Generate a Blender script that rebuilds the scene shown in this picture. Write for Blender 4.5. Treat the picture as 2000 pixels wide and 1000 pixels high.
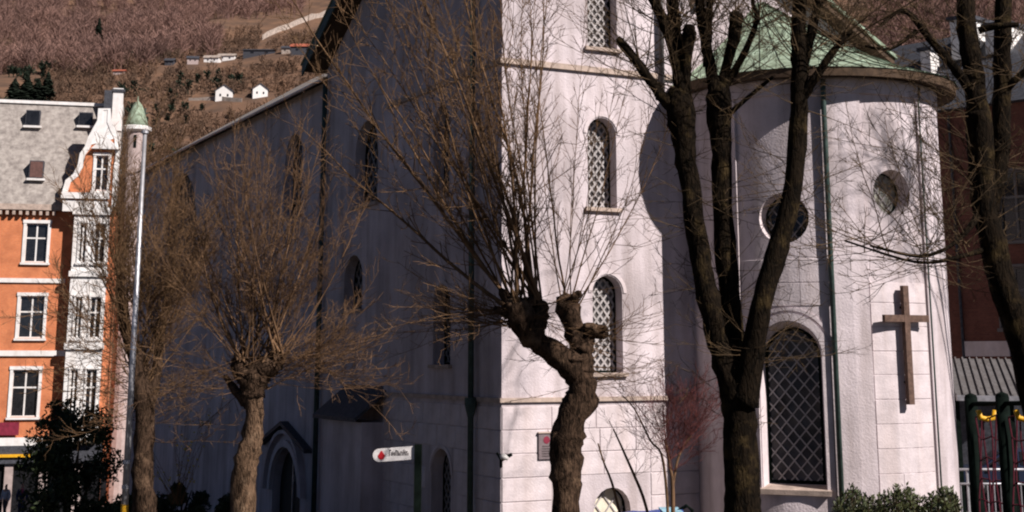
import bpy, bmesh, math, random
from mathutils import Vector, Matrix
from mathutils import noise as mnoise
from mathutils.geometry import delaunay_2d_cdt

for o in list(bpy.data.objects):
    bpy.data.objects.remove(o)
SC = bpy.context.scene
COL = SC.collection
R = math.radians
rnd = random.Random(7)

# ---------------------------------------------------------------- camera
CAM_H = 5.0
F, PY = 2800.0, 100.0                      # focal length and principal row, in pixels of the 2000 x 1000 photograph
PITCH = math.atan(600.0 / F)
cd = bpy.data.cameras.new("camera")
cam = bpy.data.objects.new("camera", cd)
COL.objects.link(cam)
cam.location = (0, 0, CAM_H)
cam.rotation_euler = (math.pi / 2 + PITCH, 0, 0)
cd.sensor_width = 36
cd.lens = 36 * F / 2000
cd.shift_y = -(500 - PY) / 2000
cd.clip_start = 0.1
cd.clip_end = 6000
SC.camera = cam

# ---------------------------------------------------------------- sky, sun, exposure
SUN_AZ, SUN_EL = 53.0, 38.5                # azimuth measured from the direction towards the camera, to the right
w = bpy.data.worlds.new("World")
SC.world = w
w.use_nodes = True
nt = w.node_tree
bg = nt.nodes["Background"]
sky = nt.nodes.new("ShaderNodeTexSky")
sky.sky_type = 'NISHITA'
sky.sun_disc = False
sun_dir = Vector((math.sin(R(SUN_AZ)) * math.cos(R(SUN_EL)), -math.cos(R(SUN_AZ)) * math.cos(R(SUN_EL)), math.sin(R(SUN_EL))))
sky.sun_elevation = R(SUN_EL)
sky.sun_rotation = math.atan2(sun_dir.x, sun_dir.y)
sky.air_density = 0.25
sky.dust_density = 0.1
nt.links.new(sky.outputs[0], bg.inputs[0])
bg.inputs[1].default_value = 0.05
sd = bpy.data.lights.new("sun", 'SUN')
sun = bpy.data.objects.new("sun", sd)
COL.objects.link(sun)
sd.energy = 5.0
sd.angle = R(0.5)
sd.color = (1.0, 0.925, 0.885)
sun.rotation_euler = sun_dir.to_track_quat('Z', 'Y').to_euler()
vs = SC.view_settings
vs.view_transform = 'Standard'
vs.look = 'None'
vs.exposure = 0.42
vs.gamma = 1
vs.use_curve_mapping = False
SC.cycles.filter_width = 2.1

# ---------------------------------------------------------------- pixel rays (photograph pixel -> world)
CO = Vector((0, 0, CAM_H))
FW = Vector((0, math.cos(PITCH), math.sin(PITCH)))
UP = Vector((0, -math.sin(PITCH), math.cos(PITCH)))
def ray(x, y):
    return FW + Vector((1, 0, 0)) * ((x - 1000) / F) + UP * ((PY - y) / F)
def at(x, y, Y):
    d = ray(x, y)
    return CO + d * (Y / d.y)
def ppm(Y):
    return 2864.0 / Y
def proj(P):
    v = Vector(P) - CO
    zc = v.dot(FW)
    return 1000 + F * v.x / zc, PY - F * v.dot(UP) / zc

# ---------------------------------------------------------------- materials
MATS = {}
def mat(name, base, rough=0.8, var=0.15, scale=3.0, bump=0.0, bscale=40.0, col2=None, metal=0.0, spec=0.3, streak=0.0, detail=6):
    if name in MATS:
        return MATS[name]
    m = bpy.data.materials.new(name)
    m.use_nodes = True
    t = m.node_tree
    b = t.nodes["Principled BSDF"]
    b.inputs["Roughness"].default_value = rough
    b.inputs["Metallic"].default_value = metal
    b.inputs["Specular IOR Level"].default_value = spec
    tc = t.nodes.new("ShaderNodeTexCoord")
    n = t.nodes.new("ShaderNodeTexNoise")
    n.inputs["Scale"].default_value = scale
    n.inputs["Detail"].default_value = detail
    n.inputs["Roughness"].default_value = 0.65
    t.links.new(tc.outputs["Object"], n.inputs["Vector"])
    cr = t.nodes.new("ShaderNodeValToRGB")
    c2 = col2 if col2 else tuple(c * (1 - 2.2 * var) for c in base)
    c1 = base if col2 else tuple(min(1, c * (1 + var)) for c in base)
    cr.color_ramp.elements[0].position = 0.34
    cr.color_ramp.elements[1].position = 0.66
    cr.color_ramp.elements[0].color = (*c2, 1)
    cr.color_ramp.elements[1].color = (*c1, 1)
    t.links.new(n.outputs["Fac"], cr.inputs[0])
    out = cr.outputs[0]
    if streak > 0:
        mp = t.nodes.new("ShaderNodeMapping")
        mp.inputs["Scale"].default_value = (1.5, 1.5, 0.16)
        t.links.new(tc.outputs["Object"], mp.inputs[0])
        n2 = t.nodes.new("ShaderNodeTexNoise")
        n2.inputs["Scale"].default_value = 1.6
        n2.inputs["Detail"].default_value = 7
        t.links.new(mp.outputs[0], n2.inputs["Vector"])
        r2 = t.nodes.new("ShaderNodeValToRGB")
        r2.color_ramp.elements[0].position = 0.42
        r2.color_ramp.elements[1].position = 0.66
        r2.color_ramp.elements[0].color = (1, 1, 1, 1)
        g = 1 - streak
        r2.color_ramp.elements[1].color = (g, g * 0.97, g * 0.94, 1)
        t.links.new(n2.outputs["Fac"], r2.inputs[0])
        mx = t.nodes.new("ShaderNodeMix")
        mx.data_type = 'RGBA'
        mx.blend_type = 'MULTIPLY'
        mx.inputs[0].default_value = 1.0
        t.links.new(out, mx.inputs[6])
        t.links.new(r2.outputs[0], mx.inputs[7])
        out = mx.outputs[2]
    t.links.new(out, b.inputs["Base Color"])
    if bump > 0:
        nb = t.nodes.new("ShaderNodeTexNoise")
        nb.inputs["Scale"].default_value = bscale
        nb.inputs["Detail"].default_value = 5
        t.links.new(tc.outputs["Object"], nb.inputs["Vector"])
        bp = t.nodes.new("ShaderNodeBump")
        bp.inputs["Strength"].default_value = bump
        bp.inputs["Distance"].default_value = 0.03
        t.links.new(nb.outputs["Fac"], bp.inputs["Height"])
        t.links.new(bp.outputs[0], b.inputs["Normal"])
    MATS[name] = m
    return m

def brick_mat(name, c1, c2, mortar, scale):
    m = mat(name, c1, 0.9, 0.1)
    t = m.node_tree
    b = t.nodes["Principled BSDF"]
    tc = t.nodes.new("ShaderNodeTexCoord")
    mp = t.nodes.new("ShaderNodeMapping")
    mp.inputs["Rotation"].default_value = (math.pi / 2, 0, 0)
    t.links.new(tc.outputs["Object"], mp.inputs[0])
    br = t.nodes.new("ShaderNodeTexBrick")
    br.inputs["Color1"].default_value = (*c1, 1)
    br.inputs["Color2"].default_value = (*c2, 1)
    br.inputs["Mortar"].default_value = (*mortar, 1)
    br.inputs["Scale"].default_value = scale
    br.inputs["Mortar Size"].default_value = 0.012
    t.links.new(mp.outputs[0], br.inputs[0])
    n = t.nodes.new("ShaderNodeTexNoise")
    n.inputs["Scale"].default_value = 1.3
    n.inputs["Detail"].default_value = 8
    t.links.new(tc.outputs["Object"], n.inputs["Vector"])
    mx = t.nodes.new("ShaderNodeMix")
    mx.data_type = 'RGBA'
    mx.blend_type = 'MULTIPLY'
    mx.inputs[0].default_value = 0.6
    t.links.new(br.outputs[0], mx.inputs[6])
    t.links.new(n.outputs["Color"], mx.inputs[7])
    cr = t.nodes.new("ShaderNodeValToRGB")
    cr.color_ramp.elements[0].position = 0.3
    cr.color_ramp.elements[0].color = (0.55, 0.5, 0.5, 1)
    cr.color_ramp.elements[1].position = 0.62
    t.links.new(n.outputs["Fac"], cr.inputs[0])
    t.links.new(cr.outputs[0], mx.inputs[7])
    t.links.new(mx.outputs[2], b.inputs["Base Color"])
    return m

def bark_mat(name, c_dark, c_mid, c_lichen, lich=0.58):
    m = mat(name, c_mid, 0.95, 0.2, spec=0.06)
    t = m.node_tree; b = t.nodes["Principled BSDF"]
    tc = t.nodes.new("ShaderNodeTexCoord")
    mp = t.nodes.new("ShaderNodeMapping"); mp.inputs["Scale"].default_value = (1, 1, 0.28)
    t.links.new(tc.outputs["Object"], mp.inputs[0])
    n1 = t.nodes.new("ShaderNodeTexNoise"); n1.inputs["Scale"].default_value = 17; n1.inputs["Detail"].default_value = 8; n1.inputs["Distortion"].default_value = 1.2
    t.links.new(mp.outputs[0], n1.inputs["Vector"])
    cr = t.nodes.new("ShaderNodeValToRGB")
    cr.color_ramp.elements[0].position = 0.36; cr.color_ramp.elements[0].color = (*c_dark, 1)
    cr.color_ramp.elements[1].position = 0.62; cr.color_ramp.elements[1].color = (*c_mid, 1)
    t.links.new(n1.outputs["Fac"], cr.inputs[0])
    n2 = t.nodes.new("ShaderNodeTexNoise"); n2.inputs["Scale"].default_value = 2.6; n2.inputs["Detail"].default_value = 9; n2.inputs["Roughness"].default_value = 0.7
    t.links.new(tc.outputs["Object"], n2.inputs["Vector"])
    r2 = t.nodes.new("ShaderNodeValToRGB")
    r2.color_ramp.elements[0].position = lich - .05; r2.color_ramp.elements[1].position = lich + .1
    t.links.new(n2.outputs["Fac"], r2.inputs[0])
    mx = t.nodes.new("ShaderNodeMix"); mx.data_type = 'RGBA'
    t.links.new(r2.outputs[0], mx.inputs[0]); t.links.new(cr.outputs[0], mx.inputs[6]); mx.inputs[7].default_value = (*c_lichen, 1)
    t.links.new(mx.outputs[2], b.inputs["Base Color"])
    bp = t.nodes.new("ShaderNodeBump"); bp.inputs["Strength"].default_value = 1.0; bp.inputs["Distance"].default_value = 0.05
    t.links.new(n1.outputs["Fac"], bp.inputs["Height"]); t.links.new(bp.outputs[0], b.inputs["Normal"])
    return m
M = dict(
    plaster=mat("plaster", (0.61, 0.535, 0.55), 0.92, 0.12, 0.5, 0.5, 20, streak=0.3, detail=10),
    stone=mat("plaster_stone", (0.63, 0.555, 0.565), 0.92, 0.08, 2.2, 0.35, 22, streak=0.10),
    sandstone=mat("sandstone", (0.46, 0.36, 0.30), 0.9, 0.15, 4, 0.3, 30),
    copper=mat("copper_patina", (0.40, 0.51, 0.385), 0.8, 0.2, 3.2, 0.3, 30, col2=(0.14, 0.17, 0.11), streak=0.4, detail=12),
    copper_dark=mat("copper_dark", (0.045, 0.075, 0.065), 0.6, 0.2, 5.0),
    soffit=mat("soffit_wood", (0.09, 0.055, 0.032), 0.8, 0.2, 6.0),
    slate=mat("slate_dark", (0.06, 0.062, 0.075), 0.7, 0.25, 9.0, 0.4, 30),
    slate_grey=mat("slate_grey", (0.40, 0.36, 0.325), 0.85, 0.2, 2.6, 0.5, 25, col2=(0.19, 0.165, 0.15), detail=14),
    glass=mat("window_glass", (0.016, 0.016, 0.018), 0.10, 0.2, 4.0, spec=0.5),
    glass_old=mat("old_glass", (0.10, 0.088, 0.082), 0.3, 0.5, 1.6, spec=0.5, col2=(0.022, 0.019, 0.019)),
    glass_pale=mat("window_glass_pale", (0.30, 0.29, 0.24), 0.25, 0.3, 5.0, spec=0.5),
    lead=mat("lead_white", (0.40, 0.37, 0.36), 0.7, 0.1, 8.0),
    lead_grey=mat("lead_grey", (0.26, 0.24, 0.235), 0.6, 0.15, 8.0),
    white=mat("white_paint", (0.78, 0.76, 0.74), 0.6, 0.06, 3.0, streak=0.08),
    wood=mat("weathered_wood", (0.13, 0.078, 0.058), 0.85, 0.2, 9.0, 0.4, 40),
    dark=mat("dark_iron", (0.006, 0.010, 0.008), 0.85, 0.2, 6.0, spec=0.03),
    door=mat("dark_door", (0.02, 0.016, 0.013), 0.7, 0.2, 6.0),
    bark=bark_mat("bark", (0.014, 0.009, 0.006), (0.075, 0.046, 0.030), (0.15, 0.095, 0.06)),
    bark_light=bark_mat("bark_light", (0.035, 0.022, 0.014), (0.17, 0.105, 0.065), (0.27, 0.18, 0.115)),
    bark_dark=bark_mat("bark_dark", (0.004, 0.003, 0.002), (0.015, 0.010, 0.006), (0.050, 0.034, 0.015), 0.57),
    twig=mat("twig", (0.20, 0.118, 0.062), 0.9, 0.3, 3.0, spec=0.1, col2=(0.085, 0.05, 0.028)),
    twig_ochre=mat("twig_ochre", (0.23, 0.135, 0.073), 0.9, 0.3, 1.1, spec=0.1, col2=(0.065, 0.038, 0.024)),
    twig_dark=mat("twig_dark", (0.085, 0.052, 0.024), 0.9, 0.3, 3.0),
    twig_red=mat("twig_red", (0.17, 0.055, 0.05), 0.9, 0.25, 3.0),
    orange=brick_mat("brick_orange", (0.64, 0.215, 0.085), (0.56, 0.175, 0.07), (0.52, 0.30, 0.2), 3.6),
    brick_dark=brick_mat("brick_dark", (0.17, 0.062, 0.045), (0.13, 0.048, 0.036), (0.15, 0.10, 0.08), 3.2),
    metal=mat("galvanised_steel", (0.52, 0.52, 0.55), 0.45, 0.12, 5.0, metal=0.6, streak=0.15),
    roof_metal=mat("grey_roof_metal", (0.15, 0.14, 0.14), 0.7, 0.12, 4.0, streak=0.15),
    red=mat("red_paint", (0.55, 0.02, 0.03), 0.5, 0.1, 5.0),
    red_rope=mat("red_rope", (0.10, 0.010, 0.022), 0.8, 0.15, 9.0),
    brown=mat("brown_blind", (0.13, 0.065, 0.055), 0.7, 0.15, 5.0),
    maroon=mat("maroon_panel", (0.22, 0.02, 0.045), 0.6, 0.15, 5.0),
    yellow=mat("yellow_plastic", (0.80, 0.42, 0.02), 0.5, 0.08, 5.0),
    blue_tarp=mat("blue_tarp", (0.06, 0.13, 0.50), 0.5, 0.35, 5.0, col2=(0.03, 0.05, 0.2)),
    cyan_tarp=mat("pale_tarp", (0.35, 0.62, 0.75), 0.5, 0.2, 6.0),
    car_dark=mat("car_dark_paint", (0.02, 0.026, 0.045), 0.22, 0.05, 3.0, spec=0.6),
    car_blue=mat("car_blue_paint", (0.016, 0.024, 0.05), 0.22, 0.05, 3.0, spec=0.6),
    tyre=mat("tyre_rubber", (0.015, 0.015, 0.015), 0.9, 0.1, 9.0),
    sign_white=mat("sign_white", (0.82, 0.78, 0.76), 0.35, 0.06, 6.0),
    plaque=mat("plaque_grey", (0.19, 0.15, 0.155), 0.6, 0.12, 20.0),
    leaf=mat("evergreen_leaf", (0.035, 0.050, 0.018), 0.6, 0.3, 3.0),
    leaf_hedge=mat("hedge_leaf", (0.095, 0.105, 0.04), 0.4, 0.3, 3.0, col2=(0.03, 0.04, 0.016), spec=0.5),
    conifer=mat("conifer_needles", (0.016, 0.026, 0.014), 0.9, 0.3, 0.6),
    forsythia=mat("yellow_blossom", (0.55, 0.42, 0.05), 0.7, 0.2, 5.0),
    asphalt=mat("asphalt", (0.05, 0.05, 0.052), 0.9, 0.2, 3.0, 0.4, 40),
    grass=mat("lawn", (0.075, 0.058, 0.036), 0.95, 0.3, 2.0, 0.6, 30),
    skin=mat("skin", (0.52, 0.30, 0.21), 0.6, 0.05, 8.0),
    hair=mat("hair_brown", (0.05, 0.03, 0.018), 0.7, 0.2, 20.0),
    navy=mat("navy_cloth", (0.03, 0.04, 0.11), 0.9, 0.15, 14.0),
    pale_cloth=mat("pale_cloth", (0.62, 0.60, 0.62), 0.9, 0.1, 14.0),
    pink_cloth=mat("pink_cloth", (0.65, 0.09, 0.17), 0.9, 0.1, 14.0),
    ink=mat("dark_ink", (0.06, 0.045, 0.045), 0.6, 0.1, 9.0),
    cream=mat("cream_blind", (0.72, 0.66, 0.52), 0.8, 0.08, 5.0),
    turret=mat("turret_render", (0.42, 0.335, 0.315), 0.9, 0.1, 3.0),
    hill=mat("hill_grass", (0.19, 0.105, 0.062), 0.95, 0.3, 0.09, 0, 1, col2=(0.085, 0.052, 0.036), detail=12),
    wood_far=mat("far_wood_twigs", (0.25, 0.142, 0.112), 0.95, 0.3, 0.03, col2=(0.15, 0.088, 0.074), detail=10),
    brush_far=mat("far_brush", (0.20, 0.115, 0.072), 0.95, 0.35, 0.06, col2=(0.08, 0.052, 0.036), detail=10),
    rock=mat("pale_rock", (0.42, 0.35, 0.30), 0.9, 0.2, 0.6),
    roof_red=mat("red_roof_tile", (0.42, 0.12, 0.07), 0.85, 0.15, 1.0),
)

# ---------------------------------------------------------------- mesh collector
class MB:
    def __init__(s):
        s.v = []; s.f = []
    def poly(s, pts):
        i = len(s.v)
        s.v.extend(tuple(p) for p in pts)
        s.f.append(tuple(range(i, i + len(pts))))
    def hexa(s, p):                      # 8 corners: bottom 0-3, top 4-7
        i = len(s.v)
        s.v.extend(tuple(q) for q in p)
        for q in ((0, 3, 2, 1), (4, 5, 6, 7), (0, 1, 5, 4), (1, 2, 6, 5), (2, 3, 7, 6), (3, 0, 4, 7)):
            s.f.append(tuple(i + k for k in q))
    def box(s, x0, x1, y0, y1, z0, z1):
        s.hexa([(x0, y0, z0), (x1, y0, z0), (x1, y1, z0), (x0, y1, z0), (x0, y0, z1), (x1, y0, z1), (x1, y1, z1), (x0, y1, z1)])
    def obox(s, o, ax, ay, az):           # oriented box: origin corner + three edge vectors
        o, ax, ay, az = map(Vector, (o, ax, ay, az))
        s.hexa([o, o + ax, o + ax + ay, o + ay, o + az, o + ax + az, o + ax + ay + az, o + ay + az])
    def prism(s, pts, off):               # polygon extruded along off
        off = Vector(off)
        n = len(pts)
        i = len(s.v)
        s.v.extend(tuple(p) for p in pts)
        s.v.extend(tuple(Vector(p) + off) for p in pts)
        s.f.append(tuple(range(i + n - 1, i - 1, -1)))
        s.f.append(tuple(range(i + n, i + 2 * n)))
        for k in range(n):
            s.f.append((i + k, i + (k + 1) % n, i + n + (k + 1) % n, i + n + k))
    def tube(s, pts, rad, n=6, cap=True, rough=0.0, seed=0.0):
        pts = [Vector(p) for p in pts]
        i0 = len(s.v)
        t = (pts[1] - pts[0]).normalized()
        a = t.orthogonal().normalized()
        m = len(pts)
        for k in range(m):
            if k:
                t2 = (pts[min(k + 1, m - 1)] - pts[k - 1]).normalized()
                a = (a - t2 * a.dot(t2))
                a = a.normalized() if a.length > 1e-6 else t2.orthogonal().normalized()
                t = t2
            b = t.cross(a)
            r = rad[k] if hasattr(rad, '__len__') else rad
            for j in range(n):
                th = 2 * math.pi * j / n
                rr = r
                if rough:
                    q = pts[k] * (1.6 / max(r, 0.08) * 0.25) + Vector((math.cos(th) * 1.3, math.sin(th) * 1.3, seed))
                    rr = r * (1 + rough * (mnoise.noise(q) * 1.6 + 0.6 * mnoise.noise(q * 2.7)))
                p = pts[k] + (a * math.cos(th) + b * math.sin(th)) * rr
                s.v.append((p.x, p.y, p.z))
        for k in range(m - 1):
            for j in range(n):
                j2 = (j + 1) % n
                s.f.append((i0 + k * n + j, i0 + k * n + j2, i0 + (k + 1) * n + j2, i0 + (k + 1) * n + j))
        if cap:
            s.f.append(tuple(i0 + n - 1 - j for j in range(n)))
            s.f.append(tuple(i0 + (m - 1) * n + j for j in range(n)))
    def lathe(s, o, prof, n=16):
        o = Vector(o)
        i0 = len(s.v)
        for r, z in prof:
            for j in range(n):
                th = 2 * math.pi * j / n
                s.v.append((o.x + r * math.cos(th), o.y + r * math.sin(th), o.z + z))
        for k in range(len(prof) - 1):
            for j in range(n):
                j2 = (j + 1) % n
                s.f.append((i0 + k * n + j, i0 + k * n + j2, i0 + (k + 1) * n + j2, i0 + (k + 1) * n + j))
        s.f.append(tuple(i0 + n - 1 - j for j in range(n)))
        s.f.append(tuple(i0 + (len(prof) - 1) * n + j for j in range(n)))
    def mesh(s, name, m, smooth=False):
        me = bpy.data.meshes.new(name)
        me.from_pydata(s.v, [], s.f)
        me.materials.append(m)
        if smooth:
            me.polygons.foreach_set("use_smooth", [True] * len(me.polygons))
        me.update()
        return me
    def build(s, name, m, parent=None, smooth=False, loc=None):
        o = bpy.data.objects.new(name, s.mesh(name, m, smooth))
        COL.objects.link(o)
        if parent: o.parent = parent
        if loc is not None: o.location = loc
        return o

def empty(name, loc, rz=0.0):
    o = bpy.data.objects.new(name, None)
    COL.objects.link(o)
    o.location = loc
    o.rotation_euler = (0, 0, rz)
    o.empty_display_size = 0.3
    return o
def tag(o, label=None, cat=None, group=None, kind=None):
    if label: o["label"] = label
    if cat: o["category"] = cat
    if group: o["group"] = group
    if kind: o["kind"] = kind
    return o

def smooth01(a, b, x):
    t = min(1, max(0, (x - a) / (b - a)))
    return t * t * (3 - 2 * t)

# ================================================================ SETTING
def ground_z(x, y):
    z = 3.3 * (1 - smooth01(8, 33, y))
    z -= 2.8 * smooth01(46, 68, y) * smooth01(0, 12, -x - 1)
    z -= 2.3 * smooth01(72, 96, y) * smooth01(0, 12, -x - 1)
    return z
m = MB()
xs = [-1500, -700, -300, -120] + [-70 + 4 * i for i in range(36)] + [120, 300, 700, 1500]
ys = [-300, -100, -30] + [-8 + 4 * i for i in range(30)] + [150, 220, 400, 800, 1600, 3000]
for y in ys:
    for x in xs:
        m.v.append((x, y, ground_z(x, y)))
nx = len(xs)
for j in range(len(ys) - 1):
    for i in range(nx - 1):
        a = j * nx + i
        m.f.append((a, a + 1, a + nx + 1, a + nx))
tag(m.build("ground", M['grass'], smooth=True), kind="structure")
m = MB()                                                   # street in front of the old brick house
for k in range(12):
    x0, x1 = -44 + 3 * k, -44 + 3 * (k + 1)
    y0, y1 = 62, 95.0
    for j in range(5):
        ya, yb = y0 + (y1 - y0) * j / 5, y0 + (y1 - y0) * (j + 1) / 5
        m.poly([(x0, ya, ground_z(x0, ya) + .02), (x1, ya, ground_z(x1, ya) + .02), (x1, yb, ground_z(x1, yb) + .02), (x0, yb, ground_z(x0, yb) + .02)])
tag(m.build("road", M['asphalt'], smooth=True), kind="structure")
m = MB()
for k in range(8):
    x0, x1 = 11.2 + 3 * k, 11.2 + 3 * (k + 1)
    m.poly([(x0, 44, ground_z(x0, 44) + .02), (x1, 44, ground_z(x1, 44) + .02), (x1, 60, .02), (x0, 60, .02)])
tag(m.build("car_park", M['asphalt']), kind="structure")

def hill_z(x, y):
    z = -6 + (y - 262) * 0.372
    z += 16 * mnoise.noise(Vector((x * .006, y * .006, 1.3))) + 6 * mnoise.noise(Vector((x * .02, y * .02, 4.1))) + 2 * mnoise.noise(Vector((x * .06, y * .06, 7.1)))
    return z
m = MB()
HX = [-420 + 12 * i for i in range(80)]
HY = [240 + 12 * i for i in range(110)]
for y in HY:
    for x in HX:
        m.v.append((x, y, hill_z(x, y)))
nx = len(HX)
for j in range(len(HY) - 1):
    for i in range(nx - 1):
        a = j * nx + i
        m.f.append((a, a + 1, a + nx + 1, a + nx))
tag(m.build("hill", M['hill'], smooth=True), kind="structure")
def hill_at(x, y):
    d = ray(x, y); d = d / d.y
    Y = 260.0
    while Y < 1500:
        P = CO + d * Y
        if P.z < hill_z(P.x, P.y):
            return P
        Y += 2.0
    return CO + d * 1400

# ================================================================ CHURCH (local x = along the lit face, y = into depth, z up)
AZ = R(27.0)
K = Vector((-0.24, 34.0, 0.0))
church = empty("church", K, AZ)
tag(church, "pale plastered church with square tower, rounded apse and green copper roofs", "church")
ca, sa = math.cos(AZ), math.sin(AZ)
def to_local(P):
    d = Vector(P) - K
    return Vector((d.x * ca + d.y * sa, -d.x * sa + d.y * ca, d.z))
def dir_local(d):
    return Vector((d.x * ca + d.y * sa, -d.x * sa + d.y * ca, d.z))
def face_T(x, y, p=0.0):                 # hit on the plane local y = -p : returns (t, z)
    o = to_local(CO); d = dir_local(ray(x, y))
    k = (-p - o.y) / d.y
    q = o + d * k
    return q.x, q.z
def face_S(x, y, off=0.0):               # hit on the plane local x = off : returns (s, z)
    o = to_local(CO); d = dir_local(ray(x, y))
    k = (off - o.x) / d.x
    q = o + d * k
    return q.y, q.z
AC = Vector((8.5, -0.84, 0)); AR = 3.22; EAVE_Z = 11.65; EAVE_R = AR + 0.56
def apse_at(x, y, rr=AR):                # hit on the apse cylinder : (phi, z); phi = 0 looks along -y
    o = to_local(CO); d = dir_local(ray(x, y))
    ox, oy = o.x - AC.x, o.y - AC.y
    a = d.x ** 2 + d.y ** 2; b = 2 * (ox * d.x + oy * d.y); c = ox * ox + oy * oy - rr * rr
    k = (-b - math.sqrt(max(0, b * b - 4 * a * c))) / (2 * a)
    q = o + d * k
    return math.atan2(q.x - AC.x, -(q.y - AC.y)), q.z
def apse_pt(phi, z, r=AR):
    return Vector((AC.x + r * math.sin(phi), AC.y - r * math.cos(phi), z))

def in_poly(p, poly):
    x, y = p; c = False; n = len(poly)
    for i in range(n):
        x1, y1 = poly[i]; x2, y2 = poly[(i + 1) % n]
        if (y1 > y) != (y2 > y) and x < (x2 - x1) * (y - y1) / (y2 - y1) + x1:
            c = not c
    return c
def arch(cx, z0, z1, wd, n=10):           # round-headed outline, z1 = crown
    h = wd / 2
    pts = [(cx - h, z0), (cx + h, z0)]
    for i in range(n + 1):
        a = math.pi * i / n
        pts.append((cx + h * math.cos(a), z1 - h + h * math.sin(a)))
    return pts
def circle(cx, cz, rx, rz=None, n=24):
    rz = rz or rx
    return [(cx + rx * math.cos(2 * math.pi * i / n), cz + rz * math.sin(2 * math.pi * i / n)) for i in range(n)]
def wall(mb, outline, holes, fn, depth, step=None):
    """Flat or bent wall: outline and holes in (u, v); fn(u, v, d) -> point, d = inward depth. Holes get reveals."""
    V = []; E = []
    def loop(pts):
        i = len(V)
        V.extend(Vector(p) for p in pts)
        n = len(pts)
        E.extend((i + k, i + (k + 1) % n) for k in range(n))
    if step:
        dense = []
        for k in range(len(outline)):
            a, b = Vector(outline[k]), Vector(outline[(k + 1) % len(outline)])
            n = max(1, int((b - a).length / step))
            dense += [tuple(a.lerp(b, i / n)) for i in range(n)]
        outline = dense
    loop(outline)
    for h in holes: loop(h)
    if step:
        us = [p[0] for p in outline]; vs_ = [p[1] for p in outline]
        u = min(us) + step / 2
        while u < max(us):
            v = min(vs_) + step / 2
            while v < max(vs_):
                if in_poly((u, v), outline) and not any(in_poly((u, v), h) for h in holes):
                    V.append(Vector((u, v)))
                v += step * 2
            u += step
    ov, oe, of, _, _, _ = delaunay_2d_cdt(V, E, [], 0, 1e-6)
    i0 = len(mb.v)
    mb.v.extend(tuple(fn(p.x, p.y, 0)) for p in ov)
    for f in of:
        c = sum((ov[i] for i in f), Vector((0, 0))) / len(f)
        if in_poly(c, outline) and not any(in_poly(c, h) for h in holes):
            mb.f.append(tuple(i0 + i for i in f))
    for h in holes:
        n = len(h)
        i0 = len(mb.v)
        mb.v.extend(tuple(fn(p[0], p[1], 0)) for p in h)
        mb.v.extend(tuple(fn(p[0], p[1], depth)) for p in h)
        for k in range(n):
            mb.f.append((i0 + k, i0 + (k + 1) % n, i0 + n + (k + 1) % n, i0 + n + k))

def clip_convex(poly, clip):              # Sutherland-Hodgman, clip counter-clockwise convex
    out = poly
    n = len(clip)
    for i in range(n):
        a, b = clip[i], clip[(i + 1) % n]
        src, out = out, []
        if not src: return []
        def side(p): return (b[0] - a[0]) * (p[1] - a[1]) - (b[1] - a[1]) * (p[0] - a[0])
        for k in range(len(src)):
            p, q = src[k], src[(k + 1) % len(src)]
            sp, sq = side(p), side(q)
            if sp >= 0: out.append(p)
            if (sp >= 0) != (sq >= 0):
                t = sp / (sp - sq)
                out.append((p[0] + (q[0] - p[0]) * t, p[1] + (q[1] - p[1]) * t))
    return out
def area(p):
    return abs(sum(p[i][0] * p[(i + 1) % len(p)][1] - p[(i + 1) % len(p)][0] * p[i][1] for i in range(len(p)))) / 2

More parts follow.
